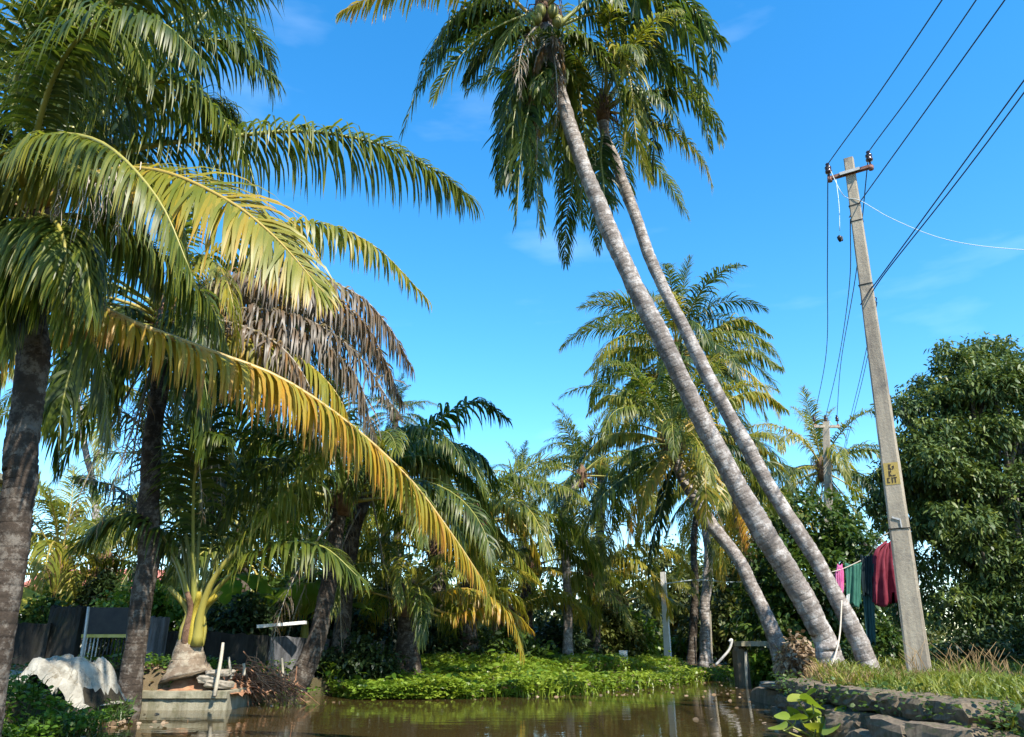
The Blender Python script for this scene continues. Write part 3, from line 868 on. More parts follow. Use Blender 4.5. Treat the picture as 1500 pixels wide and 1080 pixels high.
# -- low palms over the green bank
t = grounded(tp((600, 975, 15.6), (596, 930, 15.6), (600, 880, 15.6)))
r6, _ = palm('small bushy coconut palm at the bank with two sunlit yellow fronds held low', t, 0.24, 0.18, M['bark_shade_dark'], nf=14, scale=0.7, seed=21, hi=1, low=3, dry=0.3, dead=2)
cf = lambda *a, **k: custom_frond(r6, *a, **k)
cf([(610, 880, 15.4), (660, 900, 15.0), (710, 893, 14.7), (750, 897, 14.6), (778, 922, 14.6)], 0.52, 70, 0.5, 0.055, 0.45, 0.2, 0.2, 0.15, 61)
cf([(610, 880, 15.4), (650, 905, 15.1), (700, 876, 14.9), (745, 870, 14.8), (770, 900, 14.8)], 0.38, 70, 0.55, 0.055, 0.35, 0.2, 0.3, 0.25, 62)
t = grounded(tp((690, 970, 18), (686, 900, 18), (690, 830, 18), (694, 770, 18)))
r7, _ = palm('coconut palm behind the green bank with arching yellow-tipped fronds over the low palm', t, 0.25, 0.2, M['bark_shade_dark'], nf=15, scale=0.85, seed=23, hi=1, low=3, dry=0.3, dead=1)
cf = lambda *a, **k: custom_frond(r7, *a, **k)
cf([(694, 770, 18), (720, 742, 17.4), (748, 745, 17.0), (775, 780, 16.8), (790, 822, 16.8)], 0.46, 60, 0.7, 0.07, 0.8, 0.2, 0.1, 0.2, 71)
cf([(694, 790, 18), (720, 770, 17.4), (750, 800, 17.0), (790, 850, 16.8)], 0.36, 60, 0.7, 0.07, 0.8, 0.2, 0.1, 0.2, 72)
t = grounded(tp((640, 960, 20), (640, 880, 20), (645, 850, 20), (640, 805, 20)))
palm('coconut palm with a full crown between the curved palm and the sunlit bank', t, 0.22, 0.16, M['bark_shade_dark'], nf=14, scale=0.85, seed=29, hi=1, low=3, dry=0.3)
t = grounded(tp((774, 968, 21), (772, 900, 21), (778, 830, 21)))
palm('squat coconut palm with dark drooping fronds beside the pale slender trunk', t, 0.2, 0.16, M['bark_shade_dark'], nf=14, scale=0.8, seed=31, hi=1, low=4, dry=0.24)
t = grounded(tp((872, 955, 23), (868, 900, 23), (866, 845, 23)))
palm('light green young coconut palm right of the pale slender trunk', t, 0.2, 0.16, M['bark_shade_dark'], nf=15, scale=0.9, seed=37, hi=1, low=3, dry=0.34, dryvar=0.07)
t = grounded(tp((832, 972, 20.5), (832, 920, 20.5), (830, 840, 20.5), (829, 740, 20.5), (852, 700, 20.8)))
palm('tall slender coconut palm with straight pale trunk left of the dense middle palms', t, 0.13, 0.10, M['bark_pale'], nf=20, scale=0.62, seed=41, hi=0, low=7, dry=0.30, dead=2)
t = grounded(tp((768, 960, 40), (764, 860, 40), (766, 770, 40), (762, 708, 40)))
palm('small distant coconut palm against the sky left of the middle palms', t, 0.2, 0.15, M['bark_shade_dark'], nf=24, scale=0.66, seed=43, hi=0, low=7, dry=0.3, dead=2)
t = grounded(tp((898, 960, 27), (890, 880, 27), (880, 780, 27), (880, 690, 27)))
palm('coconut palm half hidden behind the middle palms with one hanging orange frond', t, 0.2, 0.14, M['bark_shade_dark'], nf=18, scale=0.66, seed=47, hi=1, low=5, dry=0.32, dead=1)

t = grounded(tp((745, 965, 19.5), (742, 935, 19.5), (742, 905, 19.5)))
palm('low bright green palm between the arching yellow-tipped fronds and the pale slender trunk', t, 0.16, 0.13, M['bark_shade_dark'], nf=13, scale=0.62, seed=131, hi=1, low=3, dry=0.36, dryvar=0.06)
t = grounded(tp((905, 960, 26), (903, 915, 26), (905, 880, 26)))
palm('low light green palm behind the white marker post', t, 0.16, 0.13, M['bark_shade_dark'], nf=13, scale=0.7, seed=137, hi=1, low=3, dry=0.36, dryvar=0.06)

# -- the dense pair in the middle
t = grounded(tp((1152, 985, 16), (1125, 910, 16), (1085, 825, 16.3), (1040, 765, 16.6), (1000, 700, 17), (988, 650, 17)))
r12, _ = palm('coconut palm on a pale trunk leaning left behind the two long leaning trunks', t, 0.155, 0.125, M['bark_pale'], nf=32, scale=0.72, seed=53, hi=0, low=5, dry=0.23, dryvar=0.15, nuts=5, dead=2)
cf = lambda *a, **k: custom_frond(r12, *a, **k)
cf([(1000, 655, 17), (1020, 668, 16.2), (1032, 700, 15.7), (1035, 760, 15.6)], 0.45, 60, 0.75, 0.06, 0.1, 0.15, 0.1, 0.1, 121)
cf([(985, 660, 17), (968, 675, 16.6), (945, 715, 16.3), (935, 780, 16.2)], 0.48, 60, 0.55, 0.06, 0.5, 0.15, 0.1, 0.2, 122)
cf([(985, 660, 17), (930, 690, 16.7), (880, 730, 16.5), (850, 790, 16.5)], 0.06, 60, 0.65, 0.06, 0.5, 0.15, 0.1, 0.2, 123)
cf([(985, 650, 17), (930, 635, 16.8), (885, 640, 16.7), (856, 672, 16.7)], 0.42, 60, 0.5, 0.06, 0.7, 0.15, 0.1, 0.2, 124)
cf([(985, 630, 17), (930, 590, 16.8), (890, 580, 16.7), (862, 605, 16.7)], 0.36, 60, 0.5, 0.06, 0.6, 0.15, 0.1, 0.2, 125)
cf([(1000, 640, 17), (1060, 590, 17.2), (1110, 575, 17.3), (1152, 600, 17.4)], 0.40, 60, 0.55, 0.06, 0.7, 0.15, 0.1, 0.2, 126)
cf([(1000, 650, 17), (1060, 640, 17.2), (1110, 650, 17.3), (1150, 690, 17.4)], 0.44, 60, 0.5, 0.06, 0.7, 0.15, 0.1, 0.2, 127)
cf([(990, 665, 17), (975, 720, 16.8), (960, 780, 16.7), (950, 840, 16.7)], 0.03, 60, 0.55, 0.06, 0.4, 0.15, 0.1, 0.2, 128)
t = grounded(tp((1031, 975, 24), (1033, 900, 24), (1036, 800, 24), (1015, 650, 24), (992, 520, 24)))
r13, _ = palm('tallest of the middle coconut palms, upright pale trunk and crown behind the crossing trunks', t, 0.165, 0.115, M['bark_pale'], nf=48, scale=1.0, seed=59, hi=0, low=6, dry=0.19, dryvar=0.12)
cf = lambda *a, **k: custom_frond(r13, *a, **k)
cf([(995, 525, 24), (1040, 490, 24), (1085, 468, 24), (1128, 490, 24)], 0.36, 60, 0.75, 0.075, 0.6, 0.15, 0.2, 0.2, 131)
cf([(995, 530, 24), (1050, 520, 24), (1100, 515, 24), (1145, 540, 24)], 0.30, 60, 0.75, 0.075, 0.6, 0.15, 0.2, 0.2, 132)
cf([(990, 530, 24), (940, 510, 24), (890, 515, 24), (858, 545, 24)], 0.30, 60, 0.75, 0.075, 0.6, 0.15, 0.2, 0.2, 133)
t = grounded(tp((1012, 972, 25), (1018, 880, 25), (1016, 790, 25.2), (1030, 720, 25.5)))
palm('coconut palm with thin dark trunk just left of the upright pale trunk', t, 0.13, 0.10, M['bark_shade_dark'], nf=18, scale=0.75, seed=61, hi=2, low=7, dry=0.25)
t = grounded(tp((1130, 960, 21), (1110, 880, 21), (1088, 790, 21), (1075, 700, 21)))
palm('coconut palm with leaning trunk seen between the two long leaning trunks', t, 0.17, 0.12, M['bark_pale'], nf=22, scale=0.75, seed=67, hi=1, low=7, dry=0.32, dryvar=0.12)
t = grounded(tp((1330, 960, 22), (1290, 840, 23), (1240, 760, 24), (1205, 690, 24)))
palm('coconut palm behind the far utility pole with tan hanging fronds', t, 0.16, 0.12, M['bark_shade_dark'], nf=26, scale=0.80, seed=71, hi=0, low=7, dry=0.3, dryvar=0.12, dead=3)

# -- the two long leaning palms
t = grounded(tp((1228, 1000, 10.2), (1195, 915, 10.2), (1130, 795, 10.15), (1040, 640, 10.1), (950, 460, 10.0), (870, 280, 10.0), (822, 150, 10.0), (803, 60, 10.0), (797, 15, 10.0)))
r16, _ = palm('thicker of the two long leaning palms, pale grey trunk stretching over the canal', t, 0.158, 0.112, M['bark_pale'], nf=30, scale=0.80, seed=73, hi=0, low=6, dry=0.13, nuts=6, flare=1.6, dead=2, skip=lambda a, c: (a < 0.9 or a > 5.4 or 2.1 < a < 4.2) and 0 < c < 6)
cf = lambda *a, **k: custom_frond(r16, *a, **k)
cf([(800, 50, 10), (740, 10, 9.9), (680, 15, 9.8), (630, 75, 9.7), (590, 195, 9.7)], 0.07, 80, 0.85, 0.055, 0.5, 0.12, 0.1, 0.2, 161)
cf([(795, 40, 10), (720, -25, 9.8), (640, -38, 9.6), (570, -18, 9.5), (500, 18, 9.5)], 0.50, 80, 0.85, 0.055, 0.7, 0.12, 0.1, 0.2, 162)
cf([(805, 70, 10), (785, 120, 9.7), (765, 210, 9.5), (756, 325, 9.5)], 0.10, 80, 0.72, 0.055, 0.3, 0.12, 0.2, 0.3, 163)
cf([(806, 75, 10), (788, 140, 9.8), (786, 240, 9.8), (792, 345, 9.8)], 0.20, 80, 0.6, 0.05, 0.35, 0.12, 0.2, 0.3, 164)
cf([(815, 60, 10.2), (842, 110, 10.5), (856, 200, 10.6), (850, 300, 10.6)], 0.30, 80, 0.6, 0.05, 0.35, 0.12, 0.2, 0.3, 165)
cf([(795, 75, 10), (770, 90, 9.9), (745, 150, 9.8), (735, 250, 9.8)], 0.05, 80, 0.7, 0.055, 0.4, 0.12, 0.2, 0.3, 166)
cf([(815, 40, 10), (880, -10, 10), (960, 0, 10), (1020, 70, 10), (1030, 190, 10)], 0.14, 80, 0.85, 0.055, 0.7, 0.12, 0.1, 0.2, 167)
for i_, (pts, dr, ll_) in enumerate([
    ([(800, 60, 10), (770, 100, 9.8), (752, 180, 9.6), (748, 280, 9.6)], .04, .6),
    ([(800, 60, 10), (785, 130, 10.2), (776, 210, 10.3), (775, 290, 10.3)], .14, .55),
    ([(806, 60, 10), (822, 110, 10.2), (832, 180, 10.3), (835, 260, 10.3)], .22, .5),
    ([(795, 40, 10), (745, 50, 9.9), (705, 80, 9.8), (680, 120, 9.8)], .08, .6),
    ([(790, 30, 10), (720, 20, 10.2), (660, 50, 10.3), (615, 130, 10.4)], .05, .7),
    ([(812, 40, 10), (880, 20, 10.2), (940, 50, 10.4), (975, 120, 10.5), (980, 190, 10.5)], .1, .7),
    ([(812, 40, 10), (900, -20, 10), (985, -10, 10.1), (1035, 40, 10.2), (1048, 120, 10.2)], .1, .75),
    ([(812, 50, 10), (860, 60, 9.8), (900, 110, 9.7), (915, 190, 9.7)], .15, .6),
    ([(806, 40, 9.95), (815, 60, 9.7), (822, 90, 9.65), (824, 120, 9.65)], .9, .3),
    ([(798, 60, 9.95), (785, 90, 9.7), (780, 130, 9.65), (782, 180, 9.65)], .86, .4),
]):
    cf(pts, dr, 80, ll_, 0.05, 0.5, 0.12, 0.2, 0.2 * (i_ % 3 - 1), 1600 + i_)
cf([(800, 90, 10), (792, 130, 9.75), (788, 180, 9.7), (786, 235, 9.7)], 0.90, 60, 0.35, 0.04, 0.6, 0.1, 0.0, 0.2, 168, curl=0.15)
t = grounded(tp((1282, 1000, 10.6), (1240, 905, 10.6), (1178, 790, 10.7), (1102, 670, 10.8), (1035, 550, 10.8), (968, 410, 10.9), (925, 300, 11), (903, 245, 11), (888, 200, 11), (882, 160, 11)))
r17, _ = palm('farther and thinner of the two long leaning palms, its crown meeting the thicker one', t, 0.118, 0.088, M['bark_pale'], nf=24, scale=0.62, seed=79, hi=0, low=6, dry=0.15, flare=1.5, skip=lambda a, c: (a < 0.5 or a > 5.8) and c < 4)
cf = lambda *a, **k: custom_frond(r17, *a, **k)
cf([(888, 150, 11), (890, 85, 10.5), (912, 80, 10.1), (925, 130, 9.9), (932, 200, 9.9), (950, 262, 9.9)], 0.38, 80, 0.72, 0.05, 0.35, 0.15, 0.3, 0.3, 171)
cf([(890, 150, 11), (930, 90, 10.9), (985, 90, 10.8), (1025, 140, 10.8), (1040, 215, 10.8)], 0.22, 80, 0.72, 0.05, 0.6, 0.15, 0.2, 0.2, 172)
cf([(890, 160, 11), (930, 140, 10.9), (955, 190, 10.8), (958, 265, 10.8)], 0.06, 80, 0.65, 0.05, 0.5, 0.15, 0.2, 0.2, 173)
cf([(884, 185, 11), (880, 230, 10.8), (885, 285, 10.7), (880, 320, 10.7)], 0.05, 60, 0.6, 0.05, 0.25, 0.12, 0.2, 0.2, 174)
cf([(888, 150, 11), (950, 60, 10.9), (1010, 20, 10.8), (1060, 60, 10.8)], 0.12, 80, 0.8, 0.05, 0.7, 0.15, 0.2, 0.2, 175)

# -- sunlit palms behind the wall on the left, and one far thin trunk
t = grounded(tp((85, 905, 17), (84, 870, 17), (85, 835, 17)))
r18, _ = palm('sunlit yellow-green young palm with upright fronds behind the wall, left of the red roof', t, 0.2, 0.16, M['bark_shade_dark'], nf=18, scale=0.85, seed=83, hi=0, low=4, dry=0.33, dryvar=0.05)
t = grounded(tp((160, 905, 18.5), (158, 870, 18.5), (152, 838, 18.5)))
palm('sunlit young palm with arching fronds in front of the red roof', t, 0.2, 0.16, M['bark_shade_dark'], nf=16, scale=0.8, seed=89, hi=0, low=4, dry=0.30, dryvar=0.05)
t = grounded(tp((150, 905, 26), (142, 780, 26), (132, 690, 26), (118, 620, 26), (112, 560, 26)))
palm('far coconut palm with thin pale trunk showing in the sky gap at left', t, 0.13, 0.10, M['bark_pale'], nf=18, scale=0.9, seed=97, hi=0, low=6, dry=0.25)
for i, (px, Y, topy, sc, sd_, lab) in enumerate([
    (350, 19, 800, 1.0, 101, 'coconut palm in the shade behind the wall, right of the young golden palm'),
    (420, 21, 760, 1.0, 103, 'coconut palm behind the banana leaves and the pale plank'),
    (560, 24, 730, 0.9, 107, 'coconut palm standing behind the curved palm'),
    (578, 30, 610, 0.5, 109, 'tall coconut palm whose frond tips show beside the grey dead fronds'),
]):
    t = grounded(tp((px, 930, Y), (px + 5, (930 + topy) / 2, Y), (px, topy, Y)))
    palm(lab, t, 0.18, 0.14, M['bark_shade_dark'], nf=22, scale=sc, seed=sd_, hi=0, low=6, dry=0.16)

# ================================================================== WALL, GATE, LANDING, HOUSES ON THE LEFT


def slab_between(mb, a, b, z0, z1, th, mat=0):
    a, b = np.array(a[:2], float), np.array(b[:2], float)
    d = (b - a) / np.linalg.norm(b - a)
    n = np.array([-d[1], d[0]]) * th / 2
    q = [a - n, b - n, b + n, a + n]
    V = [[*p, z0] for p in q] + [[*p, z1] for p in q]
    mb.add(V, [(0, 3, 2, 1), (4, 5, 6, 7), (0, 1, 5, 4), (1, 2, 6, 5), (2, 3, 7, 6), (3, 0, 4, 7)], mat)


wall = empty('boundary_wall', P(300, 990, 13), 'low black-stained boundary wall, tree shade put into its colour, running behind the landing to the curved palm', 'wall')
wb0 = np.array(wall.location)


def wall_seg(pxa, pxb, ya, yb, topa, topb, name='wall_panel', mat='shaded_wall_plaster'):
    A, B = P(pxa, topa, ya), P(pxb, topb, yb)
    n = 14
    mb = MB()
    d = B[:2] - A[:2]; d /= np.linalg.norm(d)
    nn = np.array([-d[1], d[0]])
    rows = 7
    V = []
    for side in (-0.075, 0.075):
        for i in range(n + 1):
            u = i / n
            for j in range(rows + 1):
                z = -0.1 + (A[2] + (B[2] - A[2]) * u + (rng.normal(0, 0.012) if j == rows else 0) + 0.1) * j / rows
                xy = A[:2] + (B[:2] - A[:2]) * u + nn * (side + rng.normal(0, 0.006))
                V.append([*xy, z])
    k = (n + 1) * (rows + 1)
    F = []
    for i in range(n):
        for j in range(rows):
            a_ = i * (rows + 1) + j
            F.append((a_, a_ + rows + 1, a_ + rows + 2, a_ + 1)); F.append((k + a_, k + a_ + 1, k + a_ + rows + 2, k + a_ + rows + 1))
        a_ = i * (rows + 1) + rows
        F.append((a_, a_ + rows + 1, k + a_ + rows + 1, k + a_))
    for a_ in (0, n * (rows + 1)):
        for j in range(rows): F.append((a_ + j, a_ + j + 1, k + a_ + j + 1, k + a_ + j))
    mb.add(np.array(V) - wb0, F)
    return mb.obj(name, M[mat], wall)


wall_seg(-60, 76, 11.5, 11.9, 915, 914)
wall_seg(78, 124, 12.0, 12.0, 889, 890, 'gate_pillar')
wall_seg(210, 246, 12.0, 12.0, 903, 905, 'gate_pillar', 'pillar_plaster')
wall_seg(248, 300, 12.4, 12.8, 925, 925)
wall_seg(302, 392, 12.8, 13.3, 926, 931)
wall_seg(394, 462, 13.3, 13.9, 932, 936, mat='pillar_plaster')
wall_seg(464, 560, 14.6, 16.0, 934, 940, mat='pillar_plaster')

gate = empty('sheet_metal_gate', P(165, 985, 12), 'black sheet metal gate with a yellow bar above a grille between two wall pillars', 'gate')
g0 = np.array(gate.location)
A, B = P(128, 890, 12), P(208, 892, 12)
zt, zb_, zg = A[2], P(165, 932, 12)[2], 0.42
m_ = MB(); slab_between(m_, A - g0, B - g0, zb_ + 0.03 - g0[2], zt - g0[2], 0.03)
m_.obj('sheet_panel', M['sheet_metal'], gate)
m_ = MB(); slab_between(m_, A - g0, B - g0, zb_ - 0.02 - g0[2], zb_ + 0.025 - g0[2], 0.05)
m_.obj('yellow_bar', M['yellow_paint'], gate)
m_ = MB(); slab_between(m_, A - g0, B - g0, zg - g0[2], zg + 0.04 - g0[2], 0.04)
m_.obj('bottom_rail', M['sheet_metal'], gate)
for k in range(15):
    u = (k + 0.5) / 15
    c = A + (B - A) * u
    m_ = MB(); m_.tube([[c[0] - g0[0], c[1] - g0[1], zg + 0.03 - g0[2]], [c[0] - g0[0], c[1] - g0[1], zb_ - 0.02 - g0[2]]], 0.010, 6)
    m_.obj('bar', M['galv'] if k < 5 else M['sheet_metal'], gate)
m_ = MB(); c0, c1 = P(119, 975, 11.75), P(130, 889, 11.75)
m_.tube([[c0[0], c0[1], 0.3] - c0, (c0 + c1) / 2 - c0, c1 - c0], 0.02, 8)
m_.obj('gate_pipe', M['galv'], None, c0, label='thin pale pipe standing upright at the left side of the black gate', cat='pipe')

# concrete landing
land = empty('canal_landing', [-4.9, 10.9, 0], 'pale stained concrete landing block at the water below the young golden palm', 'landing')
A, B = P(196, 1013, 10.6), P(335, 1012, 10.6)
m_ = MB()
x0, x1, zt = A[0], B[0], A[2]
nxs = 16
V, F = [], []
for i in range(nxs + 1):
    x = x0 + (x1 - x0) * i / nxs
    e = rng.normal(0, 0.004, 4)
    V += [[x, 10.6 + e[0], -0.35], [x, 10.6 + e[1], zt - 0.09], [x, 10.56 + e[2], zt - 0.08], [x, 10.56 + e[3], zt + e[0] * 0.5], [x, 11.7, zt + 0.02], [x, 11.7, -0.35]]
for i in range(nxs):
    for j in range(5): F.append((i * 6 + j, (i + 1) * 6 + j, (i + 1) * 6 + j + 1, i * 6 + j + 1))
F += [(5, 4, 3, 2, 1, 0), tuple(nxs * 6 + j for j in range(6))]
m_.add(np.array(V) - np.array(land.location), F)
m_.obj('block', M['old_concrete'], land)
m_ = MB()
hk = np.array([P(258, 1040, 10.5), P(256, 1050, 10.45), P(260, 1058, 10.4)])
# soil mound under the young palm
mb = MB()
gx, gy = np.meshgrid(np.linspace(-1, 1, 22), np.linspace(-1, 1, 22))
rr_ = np.sqrt(gx ** 2 + gy ** 2)
hz = np.clip(1 - rr_, 0, 1) ** 1.1 * 0.42 + rng.normal(0, 0.014, gx.shape)
mc = np.array([P(275, 1000, 11.1)[0], 11.25, 0.30])
idx = np.arange(22 * 22).reshape(22, 22)
mb.add(np.stack([gx * 0.85, gy * 0.6, hz - 0.12], -1).reshape(-1, 3), np.stack([idx[:-1, :-1], idx[:-1, 1:], idx[1:, 1:], idx[1:, :-1]], -1).reshape(-1, 4), 0, True)
mb.obj('soil_mound', M['deadwood'], None, mc, label='brown mound of soil and husks round the foot of the young golden palm', cat='mound')


def rock_mesh(sx, sy, sz, seed, rough=0.12, n=4):
    """a squared, chipped stone"""
    g = np.random.default_rng(seed)
    V, F, key = [], [], {}

    def vid(p):
        k = tuple(np.round(p, 4))
        if k not in key:
            key[k] = len(V); V.append(p)
        return key[k]
    lin = np.linspace(-1, 1, n + 1)
    for ax in range(3):
        for s in (-1, 1):
            for i in range(n):
                for j in range(n):
                    q = []
                    for (a, b) in ((i, j), (i + 1, j), (i + 1, j + 1), (i, j + 1)):
                        p = [0, 0, 0]; p[ax] = s; p[(ax + 1) % 3] = lin[a]; p[(ax + 2) % 3] = lin[b]
                        q.append(vid(p))
                    F.append(tuple(q if s > 0 else q[::-1]))
    V = np.array(V, float)
    ln = (np.abs(V) ** 7).sum(1) ** (1 / 7)
    V = V / ln[:, None]
    V += g.normal(0, rough, V.shape) * 0.5 + np.sin(V[:, [1, 2, 0]] * 3 + g.uniform(0, 6, 3)) * rough * 0.5
    V *= np.array([sx, sy, sz]) / 2
    mb = MB(); mb.add(V, F, 0, False)
    return mb


for k, (px, py, sx, sz, lab) in enumerate([(352, 992, .34, .09, 'flat grey stone topmost of the pile right of the ringed stump'), (338, 1001, .30, .10, 'brown flat stone in the middle of the pile right of the ringed stump'), (350, 1008, .36, .10, 'broad flat stone lowest of the pile right of the ringed stump')]):
    p = P(px - 30, py - 6, 10.85)
    o = rock_mesh(sx, 0.25, sz, 900 + k).obj('flat_stone', M['slab'], None, p, label=lab, cat='stone', group='stones on the landing')
    o.rotation_euler = (0, 0.06 * (k - 1), 0.2 * k)

for k, (a, b, r_, lab) in enumerate([
    ((314, 1020, 10.5), (327, 942, 10.7), 0.026, 'tall pale wooden stake leaning at the right end of the landing'),
    ((338, 995, 10.9), (335, 963, 11.0), 0.02, 'short pale stake standing behind the heap of red stalks'),
    ((357, 990, 11.2), (357, 972, 11.2), 0.024, 'stubby white stake right of the short pale stake'),
    ((414, 992, 12.6), (413, 964, 12.6), 0.022, 'thin stake in front of the wall near the curved palm'),
]):
    A, B = P(*a), P(*b)
    m_ = MB(); m_.tube(smooth_path([A - A, (B - A) * 0.5 + [0.006, 0, 0], B - A], 7), np.linspace(r_, r_ * 0.8, 7), 7)
    m_.obj('wooden_stake', M['stake'], None, A, label=lab, cat='stake', group='stakes by the landing')

# heap of dry stalks
mb = MB()
hc = P(372, 1003, 11.6)
hc[2] = 0.1
for k in range(230):
    a = rng.uniform(0, 6.28); rr_ = rng.random() ** 0.6 * 0.62
    st = np.array([math.cos(a) * rr_, math.sin(a) * rr_ * 0.5, rng.uniform(0.0, 0.5) * (1 - rr_ / 0.75) + 0.02])
    d = np.array([rng.normal(0.55, 0.5), rng.normal(-0.1, 0.35), rng.normal(-0.22, 0.28)])
    d /= np.linalg.norm(d)
    ln = rng.uniform(0.25, 0.75)
    mb.tube([st - d * ln / 2, st + [0, 0, 0.05], st + d * ln / 2 - [0, 0, 0.06]], [0.009, 0.008, 0.003], 4, 0)
tag(mb.obj('stalk_heap', M['deadwood'], None, hc), 'untidy heap of reddish brown dry palm stalks by the water', 'heap')

m_ = MB(); A, B = P(378, 918, 13.2), P(448, 912, 13.2)
rotz = math.atan2(B[2] - A[2], B[0] - A[0])
m_.box((0, 0, 0), (np.linalg.norm(B - A), 0.14, 0.05), rot=np.array(Matrix.Rotation(-rotz, 3, 'Y')))
m_.obj('plank', M['white_post'], None, (A + B) / 2, label='pale plank lying along the wall top left of the curved palm', cat='plank')

# tarpaulin over a dark mound
tc0 = P(72, 1010, 8.9); tc0[2] = 0.128
mound = MB()
gx, gy = np.meshgrid(np.linspace(-1, 1, 30), np.linspace(-1, 1, 24))


def tarp_h(x, y):
    """outline: a low left part and a higher crumpled right part"""
    left = 0.40 * np.clip(1 - ((x + 0.42) / 0.52) ** 4, 0, 1) * np.clip(1 - (y / 1.0) ** 4, 0, 1)
    right = 0.60 * np.clip(1 - ((x - 0.32) / 0.52) ** 4, 0, 1) * np.clip(1 - (y / 1.0) ** 4, 0, 1)
    return 0.8 * np.maximum(left, right)


rr_ = np.sqrt(gx ** 2 + gy ** 2)
hz = tarp_h(gx * 0.85, gy) * 0.62 + rng.normal(0, 0.02, gx.shape) + 0.03 * np.sin(gx * 13) * np.sin(gy * 9)
idx = np.arange(30 * 24).reshape(24, 30)
mound.add(np.stack([gx * 0.74, gy * 0.55, hz - 0.06], -1).reshape(-1, 3), np.stack([idx[:-1, :-1], idx[:-1, 1:], idx[1:, 1:], idx[1:, :-1]], -1).reshape(-1, 4), 0, True)
M['dark_soil'] = simple('dark_compost', (0.02, 0.017, 0.011), (0.06, 0.05, 0.03), 9, 0.95, 0.9, 0.05)
mound.obj('compost_mound', M['dark_soil'], None, tc0, label='dark earthy mound under the pale tarpaulin at the water edge', cat='mound')
n1, n2 = 90, 64
gx, gy = np.meshgrid(np.linspace(-1, 1, n1), np.linspace(-0.9, 0.9, n2))
cells = rng.uniform(-1, 1, (44, 2))
dist = np.sort(np.sqrt((gx[..., None] - cells[:, 0]) ** 2 + ((gy[..., None] - cells[:, 1]) * 0.8) ** 2), axis=-1)
crease = np.clip((dist[..., 1] - dist[..., 0]) / 0.16, 0, 1)
plane = np.argmin((gx[..., None] - cells[:, 0]) ** 2 + (gy[..., None] - cells[:, 1]) ** 2, axis=-1)
ti, tj = rng.normal(0, 0.3, 44), rng.normal(0, 0.3, 44)
facet = ti[plane] * (gx - cells[plane, 0]) + tj[plane] * (gy - cells[plane, 1])
hz = tarp_h(gx * 0.9, gy * 0.85) + 0.05 * crease + 0.75 * np.clip(facet, -0.13, 0.13) + 0.012 * np.sin(gx * 17 + gy * 9) + 0.02 * np.sin(gx * 6 + 2) * np.sin(gy * 8) + 0.002 * rng.normal(0, 1, gx.shape)
edge = np.maximum(np.abs(gx), np.abs(gy) / 0.9)
hz = np.maximum(hz, (0.24 + 0.05 * np.sin(gx * 7)) * np.clip((1.0 - np.abs(gx)) / 0.4, 0.6, 1)) - 0.10 * np.clip((edge - 0.80) / 0.2, 0, 1)
idx = np.arange(n1 * n2).reshape(n2, n1)
tm = MB()
fold = 0.03 * np.sin(gy * 11 + gx * 4)
tm.add(np.stack([gx * 0.74 + fold + 0.03 * np.sin(gy * 5 + 1), gy * 0.60 + 0.04 * np.sin(gx * 9), hz + 0.02], -1).reshape(-1, 3), np.stack([idx[:-1, :-1], idx[:-1, 1:], idx[1:, 1:], idx[1:, :-1]], -1).reshape(-1, 4), 0, False)
nm = N('grey_tarpaulin')
c = nm.ramp(nm.noise(3.5, 6, 0.7), [(0.35, (0.20, 0.18, 0.14)), (0.6, (0.36, 0.335, 0.275))])
c = nm.mix(nm.ramp(nm.noise(6, 6, 0.75), [(0.52, 0), (0.66, 1)]), c, (0.15, 0.125, 0.085))
nm.col(c, 0.8, 0.2); nm.bump(nm.noise(18, 5, 0.6), 0.5, 0.03)
to = tm.obj('tarpaulin', nm.m, None, tc0 + [-0.06, 0, -0.03], label='crumpled dirty white tarpaulin draped over the dark mound at the left bank', cat='tarpaulin')
to.modifiers.new('thickness', 'SOLIDIFY').thickness = 0.006

# white house at the very left
house = empty('white_house', [-10.2, 13.6, 0.4], 'white house wall just visible at the left edge behind the near palm trunk', 'house')
m_ = MB()
ed = P(14, 700, 15.4)[0]
m_.box((ed - 2.2 + 10.2, 0.6, 1.7), (4.4, 3.2, 3.5))
m_.obj('wall', M['white_wall'], house)
m_ = MB()
m_.box((ed - 2.2 + 10.2, 0.6, 3.52), (4.9, 3.7, 0.12))
m_.obj('roof_slab', M['old_concrete'], house)
m_ = MB(); m_.box((ed - 1.9 + 10.2, -1.02, 1.6), (0.9, 0.06, 1.1)); wf = m_.obj('window', M['stake'], house)
m_ = MB(); m_.box((ed - 1.9 + 10.2, -1.06, 1.6), (0.74, 0.02, 0.94)); m_.obj('pane', M['black_plastic'], wf)

# house with the red tiled roof
c = P(125, 880, 24)
rh = empty('tiled_house', [c[0], 24, 0.5], 'small house with a red tiled roof beyond the wall at left', 'house')
m_ = MB(); m_.box((0, 1.6, 0.75), (4.0, 3.0, 1.6)); m_.obj('wall', M['white_wall'], rh)
m_ = MB(); m_.box((-0.6, 0.08, 0.8), (0.7, 0.06, 0.8)); m_.obj('window', M['sheet_metal'], rh)
zE, zR = P(125, 872, 24)[2] - 0.5, P(125, 838, 25.6)[2] - 0.5
roofm = MB()
for k in range(22):
    x = -2.2 + 4.4 * k / 21
    roofm.tube([[x, -0.25, zE], [x, 1.6, zR]], 0.11, 6, smooth=False)
    roofm.tube([[x, 3.4, zE], [x, 1.6, zR]], 0.11, 6, smooth=False)
roofm.add([[-2.3, -0.25, zE], [2.3, -0.25, zE], [2.3, 1.6, zR], [-2.3, 1.6, zR], [2.3, 3.4, zE], [-2.3, 3.4, zE]], [(0, 1, 2, 3), (3, 2, 4, 5)])
roofm.obj('roof', M['roof'], rh)

